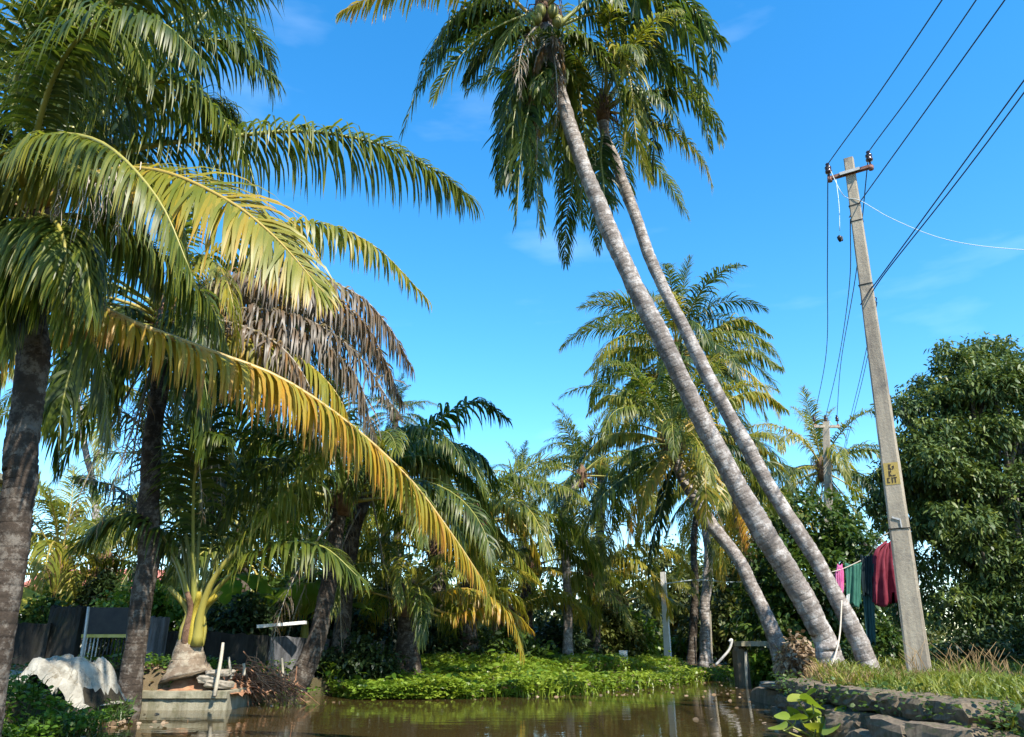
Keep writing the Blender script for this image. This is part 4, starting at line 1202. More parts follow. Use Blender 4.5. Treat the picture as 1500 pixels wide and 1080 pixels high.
# yellow sheet
nm = N('yellow_cloth')
yc_ = nm.ramp(nm.noise(5, 4), [(0.3, (0.50, 0.46, 0.06)), (0.7, (0.62, 0.58, 0.12))])
nm.col(yc_, 0.7, 0.2); nm.translucent(yc_, 0.3)
sm = MB()
n1 = 14
q = [P(30, 852, 13.2), P(62, 872, 13.6), P(62, 898, 13.4), P(24, 898, 13.0)]
V = []
for i in range(n1 + 1):
    for j in range(n1 + 1):
        u, v = i / n1, j / n1
        p = (q[0] * (1 - u) + q[1] * u) * (1 - v) + (q[3] * (1 - u) + q[2] * u) * v
        V.append(p + np.array([0, -0.05 * math.sin(v * 3 + u * 7), -0.03 * math.sin(u * math.pi)]))
idx = np.arange((n1 + 1) ** 2).reshape(n1 + 1, n1 + 1)
sm.add(np.array(V) - q[3], np.stack([idx[:-1, :-1], idx[:-1, 1:], idx[1:, 1:], idx[1:, :-1]], -1).reshape(-1, 4), 0, True)
so_ = sm.obj('yellow_sheet', nm.m, None, q[3], label='bright yellow cloth sheet hung behind the wall by the near palm trunk', cat='sheet')
so_.modifiers.new('thickness', 'SOLIDIFY').thickness = 0.008

# banana plants behind the wall
def banana(px, py, Y, leaves_, label, seed):
    g = np.random.default_rng(seed)
    base = P(px, py, Y); base[2] = gz(base[0], base[1])
    root = empty('banana_plant', base, label, 'banana plant', 'banana plants behind the wall')
    m_ = MB(); h = leaves_[0][2]
    m_.tube([[0, 0, -0.1], [0.02, 0, h * 0.5], [0.0, 0.02, h]], [0.13, 0.10, 0.06], 10)
    m_.obj('stem', M['rachis'], root)['dry'] = 0.15
    for az, el, h, L, W in leaves_:
        path = arc(el, 75, L, 14)
        V, F = [], []
        for i, p in enumerate(path):
            u = i / 13
            wv = W * np.interp(u, [0, .1, .2, .6, .9, 1], [.03, .05, .7, 1, .6, .02])
            for j, sv in enumerate((-1, -0.5, 0, 0.5, 1)):
                V.append(p + [0, sv * wv / 2 * (1 + 0.05 * g.normal()), -abs(sv) * wv * 0.12 + 0.02 * g.normal()])
        idx = np.arange(14 * 5).reshape(14, 5)
        lm = MB(); lm.add(V, np.stack([idx[:-1, :-1], idx[:-1, 1:], idx[1:, 1:], idx[1:, :-1]], -1).reshape(-1, 4), 0, True, tone=g.uniform(0.3, 0.8))
        o = lm.obj('leaf', G_BANANA, root, (0, 0, h)); o.rotation_euler = (0, 0, az)
    return root


banana(392, 930, 15.5, [(0.3, 60, 1.1, 1.6, .5), (2.6, 55, 1.1, 1.7, .5), (4.5, 50, 1.1, 1.6, .5), (5.6, 40, 1.1, 1.5, .5)], 'banana plant with broad pale leaves right of the golden stalks', 1)
banana(445, 930, 15.0, [(0.1, 40, .9, 1.4, .45), (3.4, 50, .9, 1.5, .5), (4.9, 60, .9, 1.4, .5), (1.5, 70, .9, 1.5, .45)], 'banana plant with light green leaf above the pale plank', 2)
banana(330, 930, 16.0, [(0.5, 50, 1.0, 1.5, .45), (3.0, 60, 1.0, 1.5, .5), (5.0, 55, 1.0, 1.5, .5)], 'banana plant half hidden behind the young golden palm', 3)

# ================================================================== RIGHT BANK
# retaining wall of squared laterite
rw = empty('retaining_wall', [3.1, 7.5, 0], 'rough mossy laterite retaining wall along the right bank', 'wall')
w0 = np.array(rw.location)
pool = [rock_mesh(1, 1, 1, 700 + k, 0.10).mesh('stone', [M['stone']]) for k in range(7)]
cnt = 0
for course, (zc, hh, dx) in enumerate([(-0.06, 0.26, -0.04), (0.15, 0.17, 0.02), (0.32, 0.17, 0.10)]):
    y = 3.0 + 0.17 * course
    while y < 10.1:
        L = rng.uniform(0.34, 0.56)
        xe = np.interp(y + L / 2, RE_Y, RE_X)
        if not (course == 2 and 5.0 < y < 5.5):
            o = place('stone', pool[cnt % 7], rw, np.array([xe + dx + rng.normal(0, 0.02) + 0.12, y + L / 2, zc]) - w0)
            o.scale = (0.46 + rng.uniform(-.05, .05), L * 0.97, hh * rng.uniform(0.93, 1.03))
            o.rotation_euler = (rng.normal(0, 0.02), rng.normal(0, 0.03), rng.normal(0, 0.05))
        y += L
        cnt += 1
# lower step of loose stones in front of it
for k, (px, py, Y, sx, sy, sz) in enumerate([(1330, 1062, 6.2, .42, .6, .22), (1290, 1078, 6.5, .35, .5, .2), (1395, 1072, 5.6, .4, .5, .24), (1255, 1050, 7.2, .32, .5, .2), (1225, 1040, 8.0, .3, .5, .2)]):
    p = P(px, py, Y)
    o = place('stone', pool[k % 7], rw, p - w0 + [0, 0, -0.08]); o.scale = (sx, sy, sz); o.rotation_euler = (0.05, 0.04, 0.3 * k)

# the concrete slab with pale top beyond it
qs = empty('quay_block', [3.7, 11.4, 0], 'square stone mooring block with a pale top jutting from the right bank', 'stone block')
o = place('body', rock_mesh(0.85, 2.6, 0.55, 801, 0.04, 5).mesh('body', [M['stone']]), qs, (0.35, 0.1, -0.06))
o = place('slab', rock_mesh(0.95, 1.5, 0.09, 802, 0.05, 5).mesh('slab', [M['slab']]), qs, (0.33, -0.2, 0.25)); o.rotation_euler = (0, 0.02, 0.04)

# main pole
pb, pt = P(1347, 992, 10.5), P(1243, 233, 10.5)
pb[2] = gz(pb[0], pb[1]) - 0.2
YAW = R(-32)
pole = empty('utility_pole', pb, 'tall tapering concrete utility pole with painted yellow panel beside the clothes line', 'utility pole', 'concrete utility poles')
ax = pt - pb
Rz = np.array(Matrix.Rotation(YAW, 3, 'Z'))


def pole_pt(u, sx=0.0, sy=0.0):
    """u along the pole 0..1; sx, sy in half-widths across its wide and its narrow face (front is sy = -1)"""
    wd, th = 0.29 + (0.145 - 0.29) * u, 0.13 + (0.10 - 0.13) * u
    return ax * u + Rz @ np.array([sx * wd / 2, sy * th / 2, 0])


m_ = MB()
V, F = [], []
ch = 0.80
for i in range(31):
    for (sx, sy) in ((-ch, -1), (ch, -1), (1, -ch), (1, ch), (ch, 1), (-ch, 1), (-1, ch), (-1, -ch)):
        V.append(pole_pt(i / 30, sx * (0.93 if abs(sx) == ch else 1) / (0.93 if abs(sx) == ch else 1), sy) + rng.normal(0, 0.0015, 3))
for i in range(30):
    for j in range(8): F.append((i * 8 + j, i * 8 + (j + 1) % 8, (i + 1) * 8 + (j + 1) % 8, (i + 1) * 8 + j))
F.append(tuple(range(240, 248)))
m_.add(V, F)
m_.obj('shaft', M['concrete_pole'], pole)


def u_at(py, px=None):
    """parameter along the pole seen at image row py"""
    best, bu = 1e9, 0
    for i in range(2001):
        u = i / 2000
        p = pb + ax * u
        x, y, z = p[0], p[1], p[2] - HCAM
        yc = (FPX * (z * math.cos(PITCH) - y * math.sin(PITCH)) / (y * math.cos(PITCH) + z * math.sin(PITCH)))
        if abs(540 - yc - py) < best: best, bu = abs(540 - yc - py), u
    return bu


# painted panel with its brush lettering
ua, ub = u_at(711), u_at(679)
m_ = MB()
m_.add([pole_pt(ua, -ch, -1) + Rz @ [0.004, -0.004, 0], pole_pt(ua, ch, -1) + Rz @ [0, -0.004, 0], pole_pt(ub, ch, -1) + Rz @ [0, -0.004, 0], pole_pt(ub, -ch, -1) + Rz @ [0.004, -0.004, 0]], [(0, 1, 2, 3)])
panel = m_.obj('painted_panel', M['paint_yellow'], pole)
STROKES = {'K': [[(0, 0), (0, 1)], [(0.7, 1), (0.05, 0.5), (0.75, 0)]], '_': [[(0, 0.05), (0.9, 0.08)]], 'C': [[(0.7, 0.95), (0.1, 0.95), (0.05, 0.1), (0.7, 0.05)]],
           'I': [[(0.3, 0), (0.3, 1)]], 'T': [[(0.4, 0), (0.42, 1)], [(-0.1, 0.95), (0.95, 1.0)]], 's': [[(0.6, 0.6), (0.1, 0.55), (0.5, 0.3), (0.05, 0.05)]]}


def face_pt(u, s): return pole_pt(u, s * ch, -1) + Rz @ np.array([0, -0.007, 0])


def letter(chx, s0, u0, sw, uh):
    m_ = MB()
    for st in STROKES[chx]:
        pts = [face_pt(u0 + q[1] * uh, s0 + q[0] * sw) for q in st]
        for a_, b_ in zip(pts[:-1], pts[1:]):
            d = b_ - a_; nrm = Rz @ np.array([0, -1.0, 0])
            sd_ = np.cross(d, nrm); sd_ /= np.linalg.norm(sd_) + 1e-9
            e = d / np.linalg.norm(d) * 0.006
            m_.add([a_ - e + sd_ * .009, a_ - e - sd_ * .009, b_ + e - sd_ * .008, b_ + e + sd_ * .008], [(0, 1, 2, 3)])
    m_.obj('letter', M['paint_dark'], panel)


du = ub - ua
for chx, s0, r_ in (('K', -0.25, 2), ('s', 0.2, 2), ('K', -0.3, 1), ('_', 0.15, 1), ('C', -0.62, 0), ('I', -0.1, 0), ('T', 0.25, 0)):
    letter(chx, s0, ua + du * (0.09 + 0.30 * r_), 0.33, du * 0.22)

# steel bands, cross arm, insulators
for py in (302, 325, 418, 775):
    u = u_at(py)
    m_ = MB()
    ring = [pole_pt(u, sx * 1.06, sy * 1.08) for sx, sy in ((-1, -1), (1, -1), (1, 1), (-1, 1), (-1, -1))]
    m_.tube(ring, 0.007, 5)
    m_.obj('wire_band', M['wire'] if py < 700 else M['black_plastic'], pole)
ua_ = u_at(256)
arm = MB()
c = pole_pt(ua_, 0, -1.5)
arm.box(c, (0.67, 0.05, 0.05), rot=Rz)
arm.box(c + Rz @ [0, 0.03, 0.0], (0.70, 0.012, 0.065), rot=Rz)
armo = arm.obj('cross_arm', M['rust'], pole)
m_ = MB(); m_.box(pole_pt(ua_, 0, -1.95) + [0, 0, 0.0], (0.30, 0.05, 0.05), rot=Rz); m_.obj('clamp', M['galv'], pole)


def insulator(parent, at, s=1.0):
    m_ = MB()
    prof = [(0.012, -0.14), (0.012, -0.02), (0.045, -0.01), (0.052, 0.02), (0.034, 0.04), (0.046, 0.06), (0.048, 0.09), (0.03, 0.11), (0.022, 0.125), (0.032, 0.14), (0.02, 0.16)]
    m_.tube([[0, 0, z * s] for _, z in prof], [r_ * s for r_, _ in prof], 12)
    o = m_.obj('insulator', M['porcelain'], parent, at)
    p_ = MB(); p_.tube([[0, 0, -0.16 * s], [0, 0, -0.1 * s]], 0.035 * s, 8); p_.obj('pin', M['rust'], o)
    return pb + at


insL = insulator(pole, c + Rz @ [-0.31, 0, 0.11], 1.1)
insR = insulator(pole, c + Rz @ [0.31, 0, 0.11], 1.1)
m_ = MB(); tgu = u_at(760); a_ = face_pt(tgu, -0.2)
m_.box(a_, (0.10, 0.008, 0.025), rot=Rz @ np.array(Matrix.Rotation(0.4, 3, 'Y'))); m_.box(a_ + Rz @ [0.05, -0.004, -0.07], (0.016, 0.008, 0.12), rot=Rz)
m_.obj('metal_tag', M['galv'], pole)

# far poles
def small_pole(label, base_px, top_px, Y, w0_, w1_, arm_len, mat, name='utility_pole'):
    b_, t_ = P(*base_px, Y), P(*top_px, Y)
    b_[2] = gz(b_[0], b_[1]) - 0.2
    root = empty(name, b_, label, 'utility pole', 'concrete utility poles')
    m_ = MB(); d = t_ - b_
    R4 = np.array(Matrix.Rotation(R(-30), 3, 'Z'))
    V, F = [], []
    for i in range(9):
        ww = w0_ + (w1_ - w0_) * i / 8
        for sx, sy in ((-1, -.6), (1, -.6), (1, .6), (-1, .6)): V.append(d * i / 8 + R4 @ np.array([sx * ww / 2, sy * ww / 2, 0]))
    for i in range(8):
        for j in range(4): F.append((i * 4 + j, i * 4 + (j + 1) % 4, (i + 1) * 4 + (j + 1) % 4, (i + 1) * 4 + j))
    F.append((32, 33, 34, 35))
    m_.add(V, F); m_.obj('shaft', mat, root)
    ends = []
    if arm_len:
        m_ = MB(); m_.box(d - [0, 0, 0.15], (arm_len, 0.07, 0.075)); m_.obj('cross_arm', M['concrete_pole'], root)
        for sx in (-0.44, 0.0, 0.44):
            insulator(root, d + [sx * arm_len, 0, 0.03], 1.1)
            ends.append(b_ + d + [sx * arm_len, 0, 0.12])
    return root, b_ + d, ends


p2, t2, e2 = small_pole('far concrete utility pole with a pale cross arm in front of a palm crown', (1212, 965), (1210, 618), 22, 0.28, 0.18, 0.78, M['concrete_pole'])
p3, t3, _ = small_pole('slim white leaning pole beyond the water with a single wire', (979, 972), (971, 838), 23.5, 0.20, 0.14, 0, M['white_post'])
wp, _, _ = small_pole('short white marker post in the grass beyond the green bank', (913, 975), (913, 953), 19.5, 0.18, 0.17, 0, M['white_post'], 'marker_post')
wp['category'] = 'post'; del wp['group']
thin = small_pole('thin brown bare pole right of the upright pale palm trunk', (1042, 975), (1040, 895), 24.3, 0.07, 0.05, 0, M['stake'], 'bare_pole')[0]
thin['category'] = 'pole'; del thin['group']


def wire(pts, r_, label, mat='wire', n=30, cat='wire', group='overhead wires', name='overhead_wire'):
    p = smooth_path(pts, n)
    m_ = MB(); m_.tube(p - p[0], r_, 6)
    return m_.obj(name, M[mat], None, p[0], label=label, cat=cat, group=group)


def beyond(a, b, k): return np.array(a) + (np.array(b) - np.array(a)) * k


WR = 0.0085
q = P(1380, 0, 6.8); wire([insL + [0, 0, .15], q, beyond(insL, q, 4)], WR, 'leftmost overhead wire running from the left insulator up out of the picture')
q = P(1430, 0, 6.9); wire([insR + [0, 0, .15], q, beyond(insR, q, 4)], WR, 'overhead wire running from the right insulator up out of the picture')
a_ = pb + pole_pt(u_at(318), -1, -1.1); q = P(1472, 0, 6.4); wire([a_, pb + pole_pt(u_at(302), 0.9, -1.25), q, beyond(a_, q, 4)], WR, 'overhead wire tied to the pole below its cross arm')
a_ = pb + pole_pt(u_at(447), -1.1, -1.3); q = P(1500, 118, 6.9)
wire([a_, pb + pole_pt(u_at(425), 0.9, -1.4), P(1290, 405, 10.1), q, beyond(a_, q, 3)], WR, 'upper of the two close wires tied lower on the pole')
q = P(1500, 136, 7.0); a2 = pb + pole_pt(u_at(440), 1.2, 0.5)
wire([a2, P(1288, 412, 10.2), q, beyond(a2, q, 3)], WR, 'lower of the two close wires tied lower on the pole')
wire([insL + [0, 0, .1], P(1212, 400, 13), P(1210, 520, 17), e2[0]], WR, 'wire dropping from the left insulator to the far pole')
a_ = pb + pole_pt(u_at(320), -1.1, -0.5)
wire([a_, P(1244, 420, 13), P(1228, 530, 18), e2[1]], WR, 'wire from the pole shaft to the middle of the far pole')
wire([insR + [0, 0, .1], P(1254, 400, 13), P(1232, 530, 18), e2[2]], WR, 'wire from the right insulator to the far pole')
wire([a2, P(1262, 545, 15), P(1243, 625, 20), P(1228, 700, 26)], WR * 0.8, 'lower wire running from the pole to behind the far palm')
wire([a2 + [0, 0, -.05], P(1266, 545, 15), P(1240, 650, 22), P(1226, 715, 28)], WR * 0.8, 'lowest wire running beside it to behind the far palm')
drop = wire([insL + [0.02, 0, .1], P(1230, 278, 10.35), pb + pole_pt(u_at(290), -1.2, -1.3), pb + pole_pt(u_at(300), 1.2, -1.3), P(1310, 322, 10.2), P(1390, 352, 10), P(1500, 366, 9.8), P(1700, 372, 9.5)], 0.0052, 'white twisted cable sagging from the pole top to the right edge', 'cable', 60)
sp = wire([pb + c + Rz @ [-0.22, 0, -0.03], P(1229, 300, 10.4), P(1230, 338, 10.4)], 0.005, 'thin cord with a small dark weight hanging below the cross arm', 'cable', 10, name='hanging_string')
q = P(1230, 350, 10.4) - np.array(sp.location)
m_ = MB(); m_.tube([q + [0, 0, .06], q + [0, 0, .03], q, q - [0, 0, .05]], [0.012, 0.04, 0.035, 0.015], 8); m_.box(q + [0.03, 0, 0], (0.03, 0.03, 0.07)); m_.obj('weight', M['black_plastic'], sp)
wire([t3 + [0, 0, -0.35], P(1020, 850, 23), P(1080, 853, 22.5), P(1150, 846, 22)], 0.018, 'pale wire running right from the slim white pole', 'cable')

# clothes line
l0, l1 = P(1218, 838, 10.75), pb + pole_pt(u_at(778), -0.9, -0.6)
lp = smooth_path([l0, P(1238, 832, 10.8), P(1270, 815, 10.9), l1 + (l0 - l1) * 0.2, l1], 30)
m_ = MB(); m_.tube(lp - lp[0], 0.006, 5)
m_.obj('clothes_line', M['rope'], None, lp[0], label='thin cord strung from the thinner leaning palm to the pole for drying clothes', cat='clothes line')


def cloth_mat(name, c1, c2):
    n = N(name)
    c_ = n.ramp(n.noise(6, 4), [(0.35, c1), (0.65, c2)])
    n.col(c_, 0.85, 0.15); n.translucent(c_, 0.22); return n.m


def garment(name, outline, Y, mat, label, depth=0.05, folds=5, trim=None, seed=0):
    """hanging cloth between a left and a right outline, [(py, pxL, pxR)] from the line down"""
    g = np.random.default_rng(seed)
    rows, cols = 22, 26
    pys = np.linspace(outline[0][0], outline[-1][0], rows)
    V = []
    ph = g.uniform(0, 6, 3)
    for i, py in enumerate(pys):
        L_ = np.interp(py, [o[0] for o in outline], [o[1] for o in outline])
        R_ = np.interp(py, [o[0] for o in outline], [o[2] for o in outline])
        f = i / (rows - 1)
        for j in range(cols):
            u = j / (cols - 1)
            px = L_ + (R_ - L_) * u
            yy = py + (2.5 * math.sin(u * 9 + ph[0]) + 1.5 * math.sin(u * 23 + ph[1])) * f + 3 * math.sin(u * math.pi) * (1 - f)
            p = P(px, yy, Y)
            p[1] += depth * (0.35 + f) * math.sin(u * folds * 6.28 / 2 + ph[2] + 0.8 * f) + 0.015 * math.sin(u * 31 + f * 4)
            V.append(p)
    V = np.array(V)
    o0 = V[cols // 2].copy()
    idx = np.arange(rows * cols).reshape(rows, cols)
    F = np.stack([idx[:-1, :-1], idx[:-1, 1:], idx[1:, 1:], idx[1:, :-1]], -1).reshape(-1, 4)
    m_ = MB(); m_.add(V - o0, F, 0, True)
    o = m_.obj(name, mat, None, o0, label=label, cat='garment', group='clothes on the line')
    s_ = o.modifiers.new('thickness', 'SOLIDIFY'); s_.thickness = 0.006
    if trim is not None:
        t_ = MB()
        k0 = rows - trim
        sub = V.reshape(rows, cols, 3)[k0:, :8].reshape(-1, 3) - o0 + [0, -0.012, 0]
        id2 = np.arange(trim * 8).reshape(trim, 8)
        t_.add(sub, np.stack([id2[:-1, :-1], id2[:-1, 1:], id2[1:, 1:], id2[1:, :-1]], -1).reshape(-1, 4), 0, True)
        t_.obj('white_hem', M['cloth_white'], o)
    return o


M['cloth_white'] = cloth_mat('white_hem_cloth', (0.6, 0.62, 0.6), (0.7, 0.7, 0.68))
pink, green = cloth_mat('pink_cloth', (0.62, 0.10, 0.30), (0.72, 0.22, 0.42)), cloth_mat('green_cloth', (0.035, 0.13, 0.09), (0.06, 0.18, 0.13))
dark, teal = cloth_mat('dark_cloth', (0.010, 0.022, 0.025), (0.02, 0.035, 0.04)), cloth_mat('teal_cloth', (0.02, 0.065, 0.065), (0.04, 0.10, 0.10))
red = cloth_mat('red_cloth', (0.17, 0.018, 0.036), (0.27, 0.055, 0.08))
garment('pink_cloth', [(826, 1227, 1233), (840, 1224, 1236), (862, 1225, 1237), (882, 1228, 1233)], 10.8, pink, 'narrow bright pink cloth, first on the clothes line next to the leaning trunk', 0.02, 2, seed=1)
garment('green_shirt', [(824, 1237, 1262), (850, 1239, 1262), (888, 1238, 1263)], 10.85, green, 'green cloth with a white corner hanging beside the pink one', 0.03, 3, trim=7, seed=2)
garment('dark_cloth', [(812, 1260, 1277), (850, 1261, 1277), (872, 1263, 1276)], 10.9, dark, 'short black cloth between the green one and the red dress', 0.02, 2, seed=3)
garment('teal_scarf', [(826, 1264, 1279), (880, 1265, 1280), (944, 1270, 1283)], 10.96, teal, 'long dark teal scarf hanging lowest on the clothes line', 0.03, 2, seed=4)
rd = garment('red_dress', [(793, 1297, 1303), (803, 1284, 1306), (818, 1278, 1307), (845, 1276, 1311), (872, 1276, 1317), (886, 1275, 1321)], 10.98, red, 'crimson red dress with a flared hem, last on the line next to the pole', 0.05, 5, trim=None, seed=5)
# line pegs hold the dress: a small strip of white cloth inside its hem
V = [P(1307, 868, 10.9), P(1310, 868, 10.9), P(1311, 884, 10.9), P(1306, 884, 10.9)]
m_ = MB(); m_.add(np.array(V) - np.array(rd.location), [(0, 1, 2, 3), (3, 2, 1, 0)]); m_.obj('white_slip', M['cloth_white'], rd)

# rope hanging from the trunk down to the wall
rp = smooth_path([P(1233, 880, 10.4), P(1230, 930, 10.2), P(1222, 965, 9.8), P(1208, 1000, 9.2), P(1203, 1045, 8.6)], 26)
m_ = MB(); m_.tube(rp - rp[0], 0.011, 6)
m_.obj('hanging_rope', M['rope'], None, rp[0], label='pale rope hanging from the thinner leaning trunk over the wall to the water', cat='rope')

# small footbridge across the side channel
fb = empty('footbridge', P(1085, 1000, 17.5) * [1, 1, 0], 'small old footbridge with one stone pier and a flat deck behind the leaning palms', 'footbridge')
f0 = np.array(fb.location)
A = P(1083, 948, 17.5)
place('pier', rock_mesh(0.27, 0.4, A[2] + 0.5, 811, 0.05, 4).mesh('pier', [M['stone']]), fb, np.array([A[0], 17.5, A[2] / 2 - 0.25]) - f0)
B = P(1150, 950, 17.2)
m_ = MB(); m_.box((A + B) / 2 - f0 + [0.1, 0, 0.08], (np.linalg.norm(B - A) + 0.3, 0.6, 0.10)); m_.obj('deck', M['old_concrete'], fb)
a_, b_ = P(1093, 1012, 17.1), P(1092, 955, 17.1)
m_ = MB(); m_.tube([a_ - f0 - [0, 0, .2], b_ - f0], 0.03, 7); m_.obj('prop', M['stake'], fb)
hp = smooth_path([P(1048, 975, 17.6), P(1060, 962, 17.6), P(1068, 952, 17.6), P(1072, 940, 17.6), P(1071, 937, 17.6), P(1068, 940, 17.6)], 20)
m_ = MB(); m_.tube(hp - f0, 0.028, 7); m_.obj('hooked_pipe', M['galv'], fb)

# ================================================================== TREES AND BUSHES
def L(px, py, Y, rx, ry, rz): return (P(px, py, Y), (rx, ry, rz))


b_ = P(1450, 985, 13.5); b_[2] = gz(b_[0], b_[1])
tree('mango_tree', b_, clumps([L(1440, 560, 13.5, 1.15, 1.1, .8), L(1375, 605, 13.2, .75, .8, .8), L(1480, 610, 13.0, 1.0, 1.0, .9), L(1395, 700, 13.0, 1.0, 1.0, .85), L(1490, 730, 12.6, 1.1, 1.0, .9), L(1330, 745, 13.8, .7, .8, .7),
                        L(1420, 810, 12.9, 1.0, .9, .9), L(1520, 850, 12.3, 1.1, .9, 1.0), L(1450, 900, 12.6, .9, .7, .6), L(1580, 600, 13.5, 1.2, 1.2, 1.2), L(1600, 750, 13, 1.2, 1.2, 1.2), L(1345, 850, 14.0, .6, .6, .8), L(1455, 520, 13.6, .5, .5, .4), L(1350, 640, 13.0, .35, .4, .3), L(1330, 690, 13.0, .4, .4, .3), L(1400, 530, 13.2, .45, .4, .3), L(1440, 640, 12.4, .5, .4, .35), L(1380, 680, 12.3, .5, .4, .3), L(1480, 560, 12.4, .5, .4, .35), L(1310, 700, 13.4, .4, .4, .35), L(1420, 760, 12.0, .5, .4, .3)], 6, 0.34, 5),
     8000, 11, 0.115, 0.038, G_MANGO, 'big dark glossy-leaved mango tree filling the right edge behind the pole', r0=0.26, trunk_to=P(1450, 600, 13.5), down=0.45, fill=0.5)
tree('mango_tree', [9.9, 7.2, 0.45], [(np.array([9.8, 7.3, 4.4]), (2.0, 1.9, 1.5)), (np.array([9.0, 8.0, 3.3]), (1.5, 1.4, 1.1)), (np.array([10.8, 7.6, 3.0]), (1.7, 1.5, 1.2)), (np.array([9.6, 6.4, 3.2]), (1.4, 1.3, 1.0))],
     1200, 11, 0.17, 0.05, G_MANGO, 'second mango tree just outside the right edge, shading the undergrowth', r0=0.22, trunk_to=(9.8, 7.3, 4.2), down=0.7)
b_ = P(1200, 985, 19); b_[2] = gz(b_[0], b_[1])
tree('leafy_tree', b_, [L(1190, 770, 19, 1.1, 1, .8), L(1240, 800, 18.5, .8, .8, .7), L(1150, 830, 19, .9, .9, .8), L(1200, 850, 18.3, 1.0, .9, .9), L(1130, 900, 19, .9, .8, .8), L(1240, 890, 18, .9, .8, .8), L(1180, 930, 18.3, 1, .8, .7)],
     1500, 10, 0.16, 0.085, G_BUSH, 'round leafy green tree behind the clothes line and leaning trunks', r0=0.16, trunk_to=P(1195, 790, 19), down=0.4)
b_ = P(985, 975, 33); b_[2] = gz(b_[0], b_[1])
tree('olive_tree', b_, [L(990, 830, 33, 1.3, 1.2, 1.0), L(1010, 870, 32, 1.5, 1.2, 1.1), L(950, 900, 33, 1.3, 1.2, 1.0), L(1060, 880, 33, 1.6, 1.2, 1.3), L(1085, 830, 34, 1.2, 1.2, 1.0)],
     1200, 10, 0.22, 0.11, G_OLIVE, 'olive green tree behind the slim white pole', r0=0.2, trunk_to=P(985, 850, 33))
b_ = P(1075, 975, 26); b_[2] = gz(b_[0], b_[1])
tree('leafy_tree', b_, [L(1075, 900, 26, 1.4, 1.2, 1.2), L(1110, 860, 26, 1.2, 1.2, 1.1), L(1050, 925, 26, 1.2, 1, .8), L(1120, 930, 25, 1.2, 1, 1)],
     900, 10, 0.2, 0.1, G_OLIVE, 'yellowish leafy tree behind the small footbridge', r0=0.16, trunk_to=P(1080, 880, 26))
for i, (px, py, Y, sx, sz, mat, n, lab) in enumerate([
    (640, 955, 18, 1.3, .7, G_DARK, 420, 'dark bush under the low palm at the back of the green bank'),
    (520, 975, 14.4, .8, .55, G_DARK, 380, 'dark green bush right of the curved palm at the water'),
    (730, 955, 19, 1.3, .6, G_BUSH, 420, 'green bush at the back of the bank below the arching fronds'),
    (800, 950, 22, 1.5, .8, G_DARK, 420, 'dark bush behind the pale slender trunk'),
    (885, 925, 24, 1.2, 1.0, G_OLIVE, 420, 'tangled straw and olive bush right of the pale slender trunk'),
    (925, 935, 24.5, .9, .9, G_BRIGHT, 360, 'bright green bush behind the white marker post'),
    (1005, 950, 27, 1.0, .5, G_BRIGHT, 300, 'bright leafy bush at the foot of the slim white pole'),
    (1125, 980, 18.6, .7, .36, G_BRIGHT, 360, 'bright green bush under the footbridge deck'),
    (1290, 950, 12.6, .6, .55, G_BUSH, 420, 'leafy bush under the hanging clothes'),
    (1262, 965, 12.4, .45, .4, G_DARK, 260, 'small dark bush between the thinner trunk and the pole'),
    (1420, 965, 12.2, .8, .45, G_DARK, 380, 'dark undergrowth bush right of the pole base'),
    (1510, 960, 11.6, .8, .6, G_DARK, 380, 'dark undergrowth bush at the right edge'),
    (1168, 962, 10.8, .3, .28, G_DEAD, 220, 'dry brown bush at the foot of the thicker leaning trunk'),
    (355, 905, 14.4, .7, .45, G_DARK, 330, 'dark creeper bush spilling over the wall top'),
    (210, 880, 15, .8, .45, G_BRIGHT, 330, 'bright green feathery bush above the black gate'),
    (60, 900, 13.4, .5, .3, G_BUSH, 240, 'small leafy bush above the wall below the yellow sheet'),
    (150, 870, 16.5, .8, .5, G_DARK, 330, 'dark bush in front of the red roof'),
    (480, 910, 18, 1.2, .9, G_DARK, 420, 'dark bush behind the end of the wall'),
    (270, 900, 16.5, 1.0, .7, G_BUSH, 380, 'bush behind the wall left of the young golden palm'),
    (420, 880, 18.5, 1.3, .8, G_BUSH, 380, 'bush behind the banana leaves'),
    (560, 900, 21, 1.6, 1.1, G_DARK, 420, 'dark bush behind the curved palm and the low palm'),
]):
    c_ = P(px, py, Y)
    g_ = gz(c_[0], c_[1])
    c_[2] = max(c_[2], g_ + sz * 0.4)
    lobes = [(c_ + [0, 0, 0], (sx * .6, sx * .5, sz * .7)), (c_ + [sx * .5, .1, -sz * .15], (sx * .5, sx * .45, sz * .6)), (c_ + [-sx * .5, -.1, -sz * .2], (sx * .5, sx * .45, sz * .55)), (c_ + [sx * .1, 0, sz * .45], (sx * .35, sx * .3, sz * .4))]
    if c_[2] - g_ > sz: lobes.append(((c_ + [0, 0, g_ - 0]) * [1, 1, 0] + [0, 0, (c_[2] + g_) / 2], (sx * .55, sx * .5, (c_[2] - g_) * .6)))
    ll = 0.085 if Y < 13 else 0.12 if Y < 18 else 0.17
    bush('bush', [c_[0], c_[1], g_], lobes, n, 9, ll, ll * 0.5, mat, lab)

